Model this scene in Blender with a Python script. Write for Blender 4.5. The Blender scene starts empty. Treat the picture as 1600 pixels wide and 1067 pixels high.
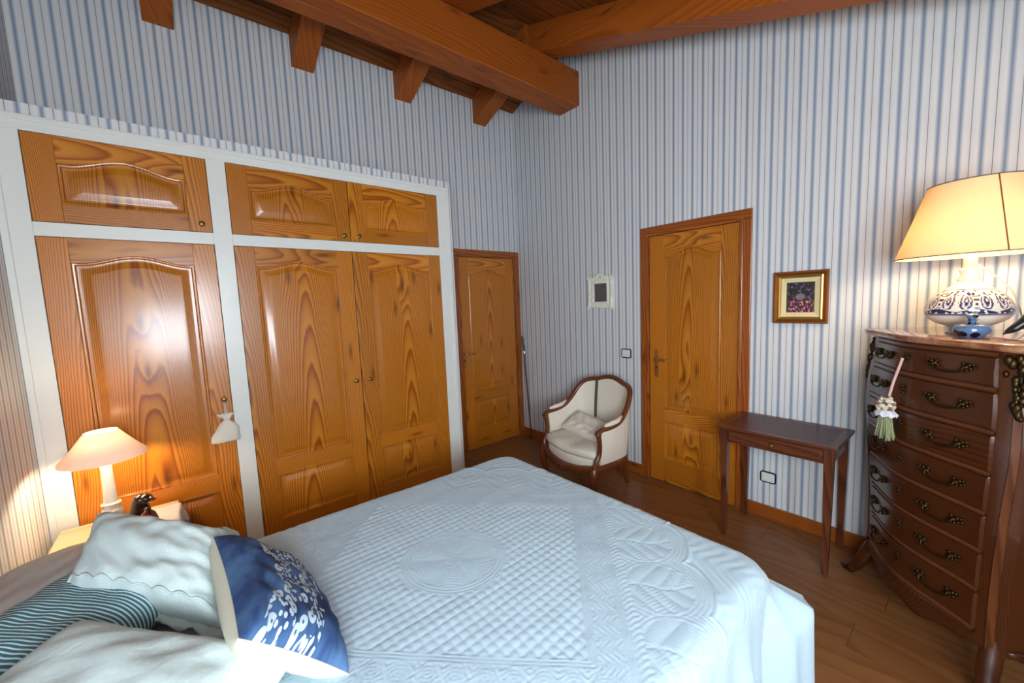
import bpy, bmesh, math, random
import numpy as np
from mathutils import Vector, Matrix

random.seed(7)
rng = np.random.default_rng(7)
S = bpy.context.scene
COL = S.collection
PI = math.pi

# ------------------------------------------------------------------ camera
cam_d = bpy.data.cameras.new('camera')
cam_d.sensor_fit = 'HORIZONTAL'
cam_d.sensor_width = 36.0
cam_d.lens = 614.03 / 1600 * 36
cam_d.clip_start = 0.02
cam = bpy.data.objects.new('camera', cam_d)
COL.objects.link(cam)
CR = (0.63825683, 0.7687717, -0.04022794)
CU = (-0.05003995, 0.09357674, 0.99435376)
CF = (-0.76819543, 0.63264008, -0.09819529)
CP = (3.4171, -2.9475, 1.5416)
cam.matrix_world = Matrix(((CR[0], CU[0], -CF[0], CP[0]),
                           (CR[1], CU[1], -CF[1], CP[1]),
                           (CR[2], CU[2], -CF[2], CP[2]), (0, 0, 0, 1)))
S.camera = cam

# ------------------------------------------------------------------ world, daylight, exposure
XR, YH = 4.50, -3.5406           # right wall plane, headboard wall plane
WIN = (-3.42, -2.62, 0.88, 2.22)  # window opening on the right wall: y0, y1, z0, z1
ADDED_WIN = (3.60, 4.42, 0.88, 2.22)   # added unseen window on the headboard wall, for more daylight: x0, x1, z0, z1
world = bpy.data.worlds.new('world')
S.world = world
world.use_nodes = True
bg = world.node_tree.nodes['Background']
bg.inputs['Color'].default_value = (0.72, 0.86, 1.0, 1)
bg.inputs['Strength'].default_value = 1.0


def daylight(w, h, energy, loc, direction):
    al = bpy.data.lights.new('window_daylight', 'AREA')
    al.shape = 'RECTANGLE'
    al.size, al.size_y = w, h
    al.energy = energy
    al.color = (0.88, 0.95, 1.0)
    o = bpy.data.objects.new('window_daylight', al)
    COL.objects.link(o)
    o.location = loc
    o.rotation_euler = Vector(direction).to_track_quat('-Z', 'Z').to_euler()


daylight(WIN[1] - WIN[0], WIN[3] - WIN[2], 56, (XR + 0.16, (WIN[0] + WIN[1]) / 2, (WIN[2] + WIN[3]) / 2), (-1, 0, 0))
daylight(ADDED_WIN[1] - ADDED_WIN[0], ADDED_WIN[3] - ADDED_WIN[2], 32, ((ADDED_WIN[0] + ADDED_WIN[1]) / 2, YH - 0.16, (ADDED_WIN[2] + ADDED_WIN[3]) / 2), (0, 1, 0))  # light behind the added headboard window
S.view_settings.view_transform = 'Standard'
S.view_settings.look = 'None'
S.view_settings.gamma = 1
S.view_settings.use_curve_mapping = False
S.view_settings.exposure = 1.66


# ------------------------------------------------------------------ node helper
class NT:
    def __init__(self, name):
        self.m = bpy.data.materials.new(name)
        self.m.use_nodes = True
        self.t = self.m.node_tree
        self.b = self.t.nodes['Principled BSDF']
        self.out = self.t.nodes['Material Output']

    def n(self, typ, **kw):
        nd = self.t.nodes.new(typ)
        for k, v in kw.items():
            setattr(nd, k, v)
        return nd

    def put(self, sock, v):
        if isinstance(v, bpy.types.NodeSocket):
            self.t.links.new(v, sock)
        elif v is not None:
            sock.default_value = v

    def math(self, op, a, b=None, c=None, clamp=False):
        nd = self.n('ShaderNodeMath', operation=op, use_clamp=clamp)
        self.put(nd.inputs[0], a)
        self.put(nd.inputs[1], b)
        self.put(nd.inputs[2], c)
        return nd.outputs[0]

    def mix(self, f, a, b, mode='MIX'):
        nd = self.n('ShaderNodeMix', data_type='RGBA', blend_type=mode)
        self.put(nd.inputs[0], f)
        self.put(nd.inputs[6], a)
        self.put(nd.inputs[7], b)
        return nd.outputs[2]

    def noise(self, vec, scale, detail=2.0, rough=0.5, dim='3D'):
        nd = self.n('ShaderNodeTexNoise', noise_dimensions=dim)
        self.put(nd.inputs['Vector'], vec)
        nd.inputs['Scale'].default_value = scale
        nd.inputs['Detail'].default_value = detail
        nd.inputs['Roughness'].default_value = rough
        return nd.outputs[0]

    def vor(self, vec, scale, feature='F1', out='Distance', rnd=1.0, dim='2D'):
        nd = self.n('ShaderNodeTexVoronoi', voronoi_dimensions=dim, feature=feature)
        self.put(nd.inputs['Vector'], vec)
        nd.inputs['Scale'].default_value = scale
        nd.inputs['Randomness'].default_value = rnd
        return nd.outputs[out]

    def coord(self, which='Object'):
        return self.n('ShaderNodeTexCoord').outputs[which]

    def sep(self, v):
        nd = self.n('ShaderNodeSeparateXYZ')
        self.put(nd.inputs[0], v)
        return nd.outputs

    def comb(self, x=0.0, y=0.0, z=0.0):
        nd = self.n('ShaderNodeCombineXYZ')
        self.put(nd.inputs[0], x)
        self.put(nd.inputs[1], y)
        self.put(nd.inputs[2], z)
        return nd.outputs[0]

    def ramp(self, f, stops, interp='LINEAR'):
        nd = self.n('ShaderNodeValToRGB')
        nd.color_ramp.interpolation = interp
        el = nd.color_ramp.elements
        while len(el) < len(stops):
            el.new(0.5)
        for e_, (p, c) in zip(el, stops):
            e_.position = p
            e_.color = tuple(c) + (1,) if len(c) == 3 else c
        self.put(nd.inputs[0], f)
        return nd.outputs[0]

    def bump(self, h, strength=0.3, dist=0.002):
        nd = self.n('ShaderNodeBump')
        nd.inputs['Strength'].default_value = strength
        nd.inputs['Distance'].default_value = dist
        self.put(nd.inputs['Height'], h)
        self.t.links.new(nd.outputs[0], self.b.inputs['Normal'])
        return nd.outputs[0]

    def base(self, col, rough=0.5, metal=0.0, spec=0.5, coat=0.0, coat_rough=0.05):
        self.put(self.b.inputs['Base Color'], col if isinstance(col, bpy.types.NodeSocket) else (tuple(col) + (1,))[:4])
        self.put(self.b.inputs['Roughness'], rough)
        self.b.inputs['Metallic'].default_value = metal
        self.b.inputs['Specular IOR Level'].default_value = spec
        self.b.inputs['Coat Weight'].default_value = coat
        self.b.inputs['Coat Roughness'].default_value = coat_rough
        return self.m


def lin(r, g, b):
    def f(c):
        c /= 255
        return c / 12.92 if c <= 0.04045 else ((c + 0.055) / 1.055) ** 2.4
    return (f(r), f(g), f(b))


M = {}


def simple(name, rgb, rough=0.5, metal=0.0, spec=0.5, coat=0.0, var=0.08, nscale=40, bump=0.0, bdist=0.002):
    """plain procedural material: slight tonal variation and relief"""
    t = NT(name)
    nz = t.noise(t.coord(), nscale, 3)
    c = lin(*rgb)
    d = tuple(x * (1 - var) for x in c)
    l = tuple(min(1, x * (1 + var)) for x in c)
    col = t.mix(nz, d + (1,), l + (1,))
    t.base(col, rough, metal, spec, coat)
    if bump:
        t.bump(nz, bump, bdist)
    M[name] = t.m
    return t.m


def wood(name, light, mid, dark, ring=200.0, along=4.5, rough=0.28, coat=0.35, knots=2.2, contrast=1.0, tone=0.25, spec=0.4):
    """grain from UV: u = metres across the board, v = metres along it"""
    t = NT(name)
    s = t.sep(t.coord('UV'))
    u, v = s[0], s[1]
    low = t.noise(t.comb(t.math('MULTIPLY', u, 5.0), t.math('MULTIPLY', v, 0.8)), 1.0, 2, 0.5)
    lowc = t.math('SUBTRACT', low, 0.5)
    uu = t.math('ADD', u, t.math('MULTIPLY', lowc, 0.06))
    kv = t.comb(t.math('MULTIPLY', u, 4.6), t.math('MULTIPLY', v, 1.15))
    kd = t.vor(kv, 1.0)
    kn = t.math('POWER', 2.718, t.math('MULTIPLY', t.math('MULTIPLY', kd, kd), -26.0))
    ph = t.math('MULTIPLY', t.math('MULTIPLY', uu, uu), ring)
    ph = t.math('ADD', ph, t.math('MULTIPLY', v, along))
    ph = t.math('ADD', ph, t.math('MULTIPLY', lowc, 2.2))
    ph = t.math('ADD', ph, t.math('MULTIPLY', kn, knots))
    jit = t.noise(t.comb(t.math('MULTIPLY', u, 90.0), t.math('MULTIPLY', v, 5.0)), 1.0, 2)
    ph = t.math('ADD', ph, t.math('MULTIPLY', jit, 0.25))
    fr = t.math('FRACT', ph)
    col = t.ramp(fr, [(0.0, light), (0.5, mid), (0.84, dark), (0.95, mid), (1.0, light)])
    fib = t.noise(t.comb(t.math('MULTIPLY', u, 420.0), t.math('MULTIPLY', v, 14.0)), 1.0, 2)
    col = t.mix(t.math('MULTIPLY', fib, 0.28), col, tuple(dark) + (1,))
    kc = t.math('POWER', 2.718, t.math('MULTIPLY', t.math('MULTIPLY', kd, kd), -300.0))
    if knots > 0.5:
        col = t.mix(t.math('MULTIPLY', kc, 0.75), col, tuple(x * 0.35 for x in dark) + (1,))
    rd = t.n('ShaderNodeObjectInfo').outputs['Random']
    big = t.noise(t.comb(t.math('MULTIPLY', u, 2.0), t.math('MULTIPLY', v, 0.9), rd), 1.0, 1)
    k = t.math('ADD', t.math('MULTIPLY', t.math('ADD', t.math('MULTIPLY', rd, 0.6), t.math('MULTIPLY', big, 0.4)), tone * 2), 1.0 - tone)
    hs = t.n('ShaderNodeHueSaturation')
    t.put(hs.inputs['Value'], k)
    t.put(hs.inputs['Color'], col)
    t.base(hs.outputs[0], rough, 0, spec, coat, 0.18)
    t.bump(t.math('ADD', fr, t.math('MULTIPLY', fib, 0.5)), 0.05, 0.001)
    M[name] = t.m


PINE_L, PINE_M, PINE_D = lin(206, 136, 36), lin(190, 112, 22), lin(142, 70, 9)
wood('pine', PINE_L, PINE_M, PINE_D, ring=400, along=4.0, tone=0.2, rough=0.34, coat=0.55, knots=1.8)
wood('pine_trim', lin(170, 96, 36), lin(158, 82, 26), lin(124, 58, 16), ring=150, along=2.0, knots=1.2)
wood('beam_wood', lin(164, 88, 26), lin(156, 80, 21), lin(140, 68, 16), ring=60, along=1.6, rough=0.5, coat=0.0, knots=1.5, spec=0.3)
wood('deck_wood', lin(146, 86, 36), lin(132, 74, 28), lin(104, 54, 18), ring=60, along=1.6, rough=0.6, coat=0.0, knots=1.0, spec=0.2)
wood('floor_wood', lin(150, 100, 56), lin(143, 93, 50), lin(130, 80, 42), ring=40, along=2.2, rough=0.38, coat=0.1, knots=0.3, tone=0.16)
wood('table_wood', lin(108, 58, 34), lin(98, 50, 28), lin(70, 34, 18), ring=120, along=3, rough=0.32, coat=0.3, knots=0.0, tone=0.05)
wood('walnut', lin(84, 42, 16), lin(74, 35, 12), lin(52, 23, 8), ring=70, along=3, rough=0.30, coat=0.5, knots=0.4, tone=0.06)
wood('walnut_rail', lin(112, 62, 30), lin(100, 52, 24), lin(70, 34, 15), ring=70, along=3, rough=0.3, coat=0.5, knots=0.2, tone=0.05)
wood('chair_wood', lin(126, 70, 36), lin(112, 58, 28), lin(78, 38, 18), ring=160, along=3, rough=0.3, coat=0.3, knots=0.0, tone=0.05)
wood('cream_wood', lin(232, 214, 176), lin(226, 206, 166), lin(208, 186, 146), ring=50, along=2, rough=0.45, coat=0.1, knots=0.2, tone=0.05)


def wallpaper(name, axis, phase, period=0.0722):
    t = NT(name)
    s = t.sep(t.coord())
    a = s['XYZ'.index(axis)]
    x = t.math('FRACT', t.math('ADD', t.math('DIVIDE', t.math('SUBTRACT', a, phase), period), 100.5))  # blue band centred at 0.5
    d = t.math('ABSOLUTE', t.math('SUBTRACT', x, 0.5))
    wob = t.noise(t.comb(t.math('MULTIPLY', a, 400.0), s[2]), 1.0, 2)
    band = t.math('SUBTRACT', 1.0, t.math('SMOOTH_MIN', t.math('DIVIDE', d, 0.15), 1.0, 0.25), clamp=True)
    band = t.math('POWER', band, 0.75)
    pale = t.math('SUBTRACT', 1.0, t.math('DIVIDE', t.math('ABSOLUTE', t.math('SUBTRACT', d, 0.25)), 0.22), clamp=True)
    line = t.math('LESS_THAN', t.math('SUBTRACT', 0.5, d), 0.022)
    line2 = t.math('LESS_THAN', t.math('ABSOLUTE', t.math('SUBTRACT', d, 0.145)), 0.010)
    col = t.mix(pale, lin(214, 216, 216) + (1,), lin(224, 224, 222) + (1,))
    col = t.mix(t.math('MULTIPLY', line2, 0.25), col, lin(150, 160, 190) + (1,))
    col = t.mix(t.math('MULTIPLY', band, t.math('ADD', 0.72, t.math('MULTIPLY', wob, 0.2))), col, lin(88, 118, 152) + (1,))
    col = t.mix(t.math('MULTIPLY', line, 0.72), col, lin(108, 96, 98) + (1,))
    t.base(col, 0.62, 0, 0.25)
    t.bump(t.noise(t.coord(), 260, 2), 0.05, 0.001)
    M[name] = t.m


wallpaper('paper_far', 'X', 1.9894)
wallpaper('paper_left', 'Y', -3.5106)
wallpaper('paper_front', 'Y', -3.4406)
wallpaper('paper_head', 'X', 0.70)
simple('white_paint', (226, 228, 222), 0.32, spec=0.5, var=0.02, nscale=12)
simple('brass_old', (120, 96, 48), 0.35, metal=0.9, var=0.3, nscale=90)
simple('brass_door', (190, 140, 84), 0.28, metal=0.85, var=0.1)
simple('bronze_dark', (70, 54, 30), 0.42, metal=0.9, var=0.45, nscale=160)
simple('black_plastic', (28, 28, 30), 0.35)
simple('white_plastic', (226, 226, 222), 0.3, var=0.01)
simple('dark_gap', (20, 12, 8), 0.9)
simple('mattress_cloth', (216, 214, 210), 0.9, var=0.04, nscale=300, bump=0.15)
simple('bed_base', (200, 196, 190), 0.8)
simple('cream_fabric', (232, 224, 208), 0.85, var=0.03, nscale=220, bump=0.12)
simple('cushion_fabric', (226, 220, 206), 0.85, var=0.05, nscale=60, bump=0.25, bdist=0.004)
simple('grey_fabric', (190, 184, 178), 0.9, var=0.06, nscale=200, bump=0.2)
simple('beige_linen', (222, 216, 196), 0.9, var=0.04, nscale=320, bump=0.15)
simple('band_fabric', (92, 90, 72), 0.85, var=0.15, nscale=200)
simple('gold_bright', (206, 166, 84), 0.3, metal=0.8, var=0.1, nscale=30)
simple('gold_bronze', (150, 92, 44), 0.32, metal=0.6, var=0.12, nscale=40)
simple('liner_cream', (222, 208, 160), 0.8, var=0.06, nscale=200, bump=0.1)
simple('white_plaster', (232, 230, 214), 0.5, var=0.06, nscale=60)
simple('lamp_white', (226, 222, 214), 0.4, var=0.03)
simple('black_wood', (30, 26, 30), 0.35, coat=0.3, var=0.3, nscale=60)
simple('tassel_pink', (214, 168, 160), 0.7)
simple('tassel_green', (148, 152, 112), 0.85, var=0.3, nscale=120)
simple('tassel_cream', (214, 200, 176), 0.85, var=0.2, nscale=90)
simple('tassel_rose', (150, 96, 84), 0.85, var=0.3, nscale=90)
simple('stick_wood', (72, 34, 26), 0.35, coat=0.3, var=0.15)
simple('silver', (200, 200, 198), 0.3, metal=0.9)
simple('leather_brown', (82, 42, 34), 0.38, var=0.08, nscale=80, bump=0.05)
simple('porcelain', (236, 230, 216), 0.18, spec=0.6, coat=0.5, var=0.02)
simple('cord_white', (222, 208, 180), 0.5)
simple('cloth_white', (226, 224, 228), 0.85, var=0.03, nscale=120)
simple('cloth_blue', (96, 134, 186), 0.85, var=0.08, nscale=120)
simple('dark_glaze', (44, 22, 14), 0.12, spec=0.6, coat=0.8, var=0.5, nscale=25)
simple('red_glaze', (120, 26, 12), 0.15, spec=0.6, coat=0.8, var=0.7, nscale=50)
simple('string_cream', (226, 206, 190), 0.8)
simple('slab_dark', (96, 70, 44), 0.8)

t = NT('mirror_glass')
t.base(t.mix(t.noise(t.coord(), 30, 2), (0.42, 0.43, 0.44, 1), (0.5, 0.5, 0.5, 1)), 0.03, 1.0)
M['mirror_glass'] = t.m
t = NT('window_glass')
for l in list(t.out.inputs['Surface'].links):
    t.t.links.remove(l)
tr = t.n('ShaderNodeBsdfTransparent')
gl = t.n('ShaderNodeBsdfGlossy')
gl.inputs['Roughness'].default_value = 0.02
tr.inputs[0].default_value = (0.96, 0.98, 1.0, 1)
mx = t.n('ShaderNodeMixShader')
t.put(mx.inputs[0], t.math('ADD', 0.05, t.math('MULTIPLY', t.noise(t.coord(), 4, 1), 0.02)))
t.t.links.new(tr.outputs[0], mx.inputs[1])
t.t.links.new(gl.outputs[0], mx.inputs[2])
t.t.links.new(mx.outputs[0], t.out.inputs['Surface'])
M['window_glass'] = t.m

# quilt and bed linen
t = NT('quilt_cloth')
nz = t.noise(t.coord(), 240, 3)
t.base(t.mix(nz, lin(176, 202, 216) + (1,), lin(196, 219, 231) + (1,)), 0.8, 0, 0.2)
t.bump(nz, 0.25, 0.002)
t.b.inputs['Sheen Weight'].default_value = 0.2
M['quilt_cloth'] = t.m
t = NT('sham_cloth')
co = t.coord()
wv = t.vor(t.comb(t.sep(co)[0], t.sep(co)[1], 0.0), 11, 'SMOOTH_F1')
lines = t.math('SINE', t.math('MULTIPLY', wv, 60.0))
fade = t.noise(co, 6, 2)
t.base(t.mix(t.noise(co, 200, 2), lin(206, 224, 222) + (1,), lin(222, 236, 234) + (1,)), 0.8, 0, 0.2)
t.bump(t.math('ADD', t.math('MULTIPLY', t.math('MULTIPLY', lines, fade), 0.08), t.noise(co, 55, 4)), 0.4, 0.005)
M['sham_cloth'] = t.m
t = NT('stripe_ticking')
uvs = t.sep(t.coord('UV'))
fr = t.math('FRACT', t.math('MULTIPLY', uvs[1], 38.0))
st = t.math('GREATER_THAN', fr, 0.38)
col = t.mix(st, lin(216, 232, 232) + (1,), lin(70, 118, 128) + (1,))
t.base(col, 0.85, 0, 0.2)
t.bump(t.noise(t.coord(), 200, 2), 0.15, 0.002)
M['stripe_ticking'] = t.m
# printed blue cushion: lighter and darker blue fields, white blossoms in a diagonal drift
t = NT('blue_print')
uvn = t.coord('UV')
us = t.sep(uvn)
u, v = us[0], us[1]
warp = t.noise(uvn, 7, 3, dim='2D')
field = t.noise(t.comb(t.math('MULTIPLY', u, 2.0), t.math('MULTIPLY', v, 3.0)), 1.6, 3)
col = t.ramp(field, [(0.30, lin(40, 54, 90)), (0.42, lin(54, 78, 122)), (0.52, lin(78, 112, 156)), (0.75, lin(104, 140, 182))])
streak = t.noise(t.comb(t.math('MULTIPLY', u, 6.0), t.math('MULTIPLY', v, 90.0)), 1.0, 2)
col = t.mix(t.math('MULTIPLY', streak, 0.35), col, lin(30, 50, 96) + (1,))
# drift of blossoms
dr = t.math('ABSOLUTE', t.math('SUBTRACT', v, t.math('ADD', 0.44, t.math('MULTIPLY', t.math('SINE', t.math('MULTIPLY', u, 4.0)), 0.10))))
dmask = t.math('SUBTRACT', 1.0, t.math('DIVIDE', dr, 0.40), clamp=True)
wv = t.n('ShaderNodeVectorMath', operation='ADD')
t.put(wv.inputs[0], uvn)
t.put(wv.inputs[1], t.comb(t.math('MULTIPLY', warp, 0.03), t.math('MULTIPLY', warp, 0.03)))
big = t.vor(wv.outputs[0], 11.0)
ring = t.math('MULTIPLY', t.math('LESS_THAN', big, 0.40), t.math('GREATER_THAN', big, 0.10))
sm = t.math('LESS_THAN', t.vor(wv.outputs[0], 26.0), 0.36)
pick = t.math('GREATER_THAN', t.noise(uvn, 5.5, 1, dim='2D'), 0.47)
fl = t.math('MULTIPLY', t.math('ADD', t.math('MULTIPLY', ring, pick), t.math('MULTIPLY', sm, t.math('SUBTRACT', 1.0, pick)), clamp=True), t.math('GREATER_THAN', dmask, 0.34))
col = t.mix(t.math('MULTIPLY', fl, 0.86), col, lin(214, 232, 240) + (1,))
t.base(col, 0.75, 0, 0.25)
t.bump(t.noise(t.coord(), 90, 2), 0.12, 0.002)
M['blue_print'] = t.m

# chest marble, painted pottery, picture
t = NT('red_marble')
co = t.coord()
nz = t.noise(co, 9, 5, 0.65)
t.base(t.ramp(nz, [(0.3, lin(96, 50, 34)), (0.48, lin(150, 92, 62)), (0.58, lin(176, 126, 92)), (0.72, lin(120, 70, 48))]), 0.15, 0, 0.5, 0.6)
M['red_marble'] = t.m
t = NT('painted_pottery')
uvn = t.coord('UV')       # u = angle 0..1, v = height in metres above the foot
us = t.sep(uvn)
u, v = us[0], us[1]
white, blue, mauve = lin(238, 230, 212) + (1,), lin(46, 48, 92) + (1,), lin(140, 128, 150) + (1,)
b0, b1 = 0.086, 0.180
vv = t.math('DIVIDE', t.math('SUBTRACT', v, b0), b1 - b0)      # 0..1 in the frieze
inb = t.math('MULTIPLY', t.math('GREATER_THAN', vv, 0.0), t.math('LESS_THAN', vv, 1.0))
uf = t.math('FRACT', t.math('MULTIPLY', u, 7.0))
ua = t.math('ABSOLUTE', t.math('SUBTRACT', uf, 0.5))
nz = t.noise(t.comb(t.math('MULTIPLY', u, 60.0), t.math('MULTIPLY', v, 90.0)), 1.0, 3)
vo = t.vor(t.comb(t.math('MULTIPLY', u, 44.0), t.math('MULTIPLY', v, 60.0)), 1.0)
wing = t.math('SINE', t.math('ADD', t.math('MULTIPLY', t.math('POWER', t.math('ADD', t.math('MULTIPLY', t.math('SUBTRACT', ua, 0.26), t.math('SUBTRACT', ua, 0.26)), t.math('MULTIPLY', t.math('POWER', t.math('SUBTRACT', vv, 0.55), 2.0), 0.12)), 0.5), 70.0), t.math('MULTIPLY', nz, 9.0)))
bird = t.math('LESS_THAN', t.math('ADD', t.math('POWER', t.math('DIVIDE', t.math('SUBTRACT', ua, 0.28), 0.19), 2.0), t.math('POWER', t.math('DIVIDE', t.math('SUBTRACT', vv, 0.5), 0.32), 2.0)), 1.0)
vase = t.math('LESS_THAN', ua, t.math('ADD', 0.03, t.math('MULTIPLY', t.math('ABSOLUTE', t.math('SUBTRACT', vv, 0.42)), 0.26)))
vase = t.math('MULTIPLY', vase, t.math('MULTIPLY', t.math('GREATER_THAN', vv, 0.25), t.math('LESS_THAN', vv, 0.78)))
leaf = t.math('MULTIPLY', t.math('LESS_THAN', vo, 0.33), t.math('GREATER_THAN', vv, 0.78))
scal = t.math('LESS_THAN', vv, t.math('ADD', 0.07, t.math('MULTIPLY', t.math('SUBTRACT', 0.5, t.math('ABSOLUTE', t.math('SUBTRACT', t.math('FRACT', t.math('MULTIPLY', u, 7.0)), 0.5))), 0.34)))
col = t.mix(t.math('MULTIPLY', bird, t.math('GREATER_THAN', wing, -0.5)), white, mauve)
col = t.mix(t.math('MULTIPLY', bird, t.math('GREATER_THAN', wing, 0.6)), col, blue)
col = t.mix(t.math('MULTIPLY', vase, t.math('GREATER_THAN', t.math('SINE', t.math('MULTIPLY', vv, 34.0)), -0.1)), col, blue)
col = t.mix(leaf, col, blue)
col = t.mix(t.math('MULTIPLY', scal, t.math('GREATER_THAN', vo, 0.24)), col, blue)
col = t.mix(inb, white, col)
for lv, lw in ((b0 - 0.003, 0.0022), (b0 - 0.008, 0.001), (b1 + 0.004, 0.0016), (0.012, 0.002), (0.02, 0.0015)):
    col = t.mix(t.math('LESS_THAN', t.math('ABSOLUTE', t.math('SUBTRACT', v, lv)), lw), col, blue)
t.base(col, 0.16, 0, 0.55, 0.5)
M['painted_pottery'] = t.m
t = NT('blue_spots')
co = t.coord()
d = t.vor(co, 26, dim='3D')
t.base(t.mix(t.math('LESS_THAN', d, 0.36), lin(92, 120, 158) + (1,), lin(16, 20, 38) + (1,)), 0.14, 0, 0.55, 0.6)
M['blue_spots'] = t.m
t = NT('flower_painting')
co = t.coord('UV')
wsp = t.sep(co)
nz = t.noise(co, 9, 4, 0.7, dim='2D')
base = t.ramp(nz, [(0.35, lin(24, 22, 22)), (0.5, lin(44, 36, 38)), (0.62, lin(76, 70, 82)), (0.75, lin(206, 200, 206))])
dx = t.math('SUBTRACT', wsp[0], 0.5)
dy = t.math('SUBTRACT', wsp[1], 0.52)
bowl = t.math('LESS_THAN', t.math('ADD', t.math('MULTIPLY', t.math('MULTIPLY', dx, dx), 40.0), t.math('MULTIPLY', t.math('MULTIPLY', dy, dy), 90.0)), 1.0)
col = t.mix(t.math('MULTIPLY', bowl, 0.6), base, lin(150, 140, 140) + (1,))
low = t.math('LESS_THAN', wsp[1], 0.40)
redn = t.noise(co, 13, 3, dim='2D')
flower = t.ramp(redn, [(0.38, lin(28, 20, 40)), (0.48, lin(70, 50, 110)), (0.55, lin(150, 36, 44)), (0.63, lin(210, 130, 50)), (0.72, lin(230, 200, 190))])
col = t.mix(t.math('MULTIPLY', low, 0.8), col, flower)
vig = t.math('GREATER_THAN', t.math('ABSOLUTE', dx), 0.42)
col = t.mix(t.math('MULTIPLY', vig, 0.6), col, lin(60, 58, 30) + (1,))
t.base(col, 0.45, 0, 0.4)
M['flower_painting'] = t.m


def shade_mat(name, rgb, trans=0.5):
    t = NT(name)
    for l in list(t.out.inputs['Surface'].links):
        t.t.links.remove(l)
    weave = t.noise(t.coord(), 220, 2)
    col = t.mix(weave, tuple(x * 0.93 for x in lin(*rgb)) + (1,), lin(*rgb) + (1,))
    a = t.n('ShaderNodeBsdfDiffuse')
    b = t.n('ShaderNodeBsdfTranslucent')
    t.put(a.inputs[0], col)
    t.put(b.inputs[0], col)
    mx = t.n('ShaderNodeMixShader')
    mx.inputs[0].default_value = trans
    t.t.links.new(a.outputs[0], mx.inputs[1])
    t.t.links.new(b.outputs[0], mx.inputs[2])
    t.t.links.new(mx.outputs[0], t.out.inputs['Surface'])
    M[name] = t.m


shade_mat('shade_gold', (246, 224, 188), 0.40)
shade_mat('shade_rose', (242, 224, 210), 0.22)


def bulb_mat(name, rgb, strength):
    t = NT(name)
    t.base((0.9, 0.85, 0.7), 0.4)
    c = t.mix(t.noise(t.coord(), 8, 1), rgb + (1,), tuple(x * 0.96 for x in rgb) + (1,))
    t.put(t.b.inputs['Emission Color'], c)
    t.b.inputs['Emission Strength'].default_value = strength
    M[name] = t.m


bulb_mat('bulb_chest_lamp', (1.0, 0.78, 0.50), 62)
bulb_mat('bulb_bedside', (1.0, 0.80, 0.54), 90)


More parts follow.
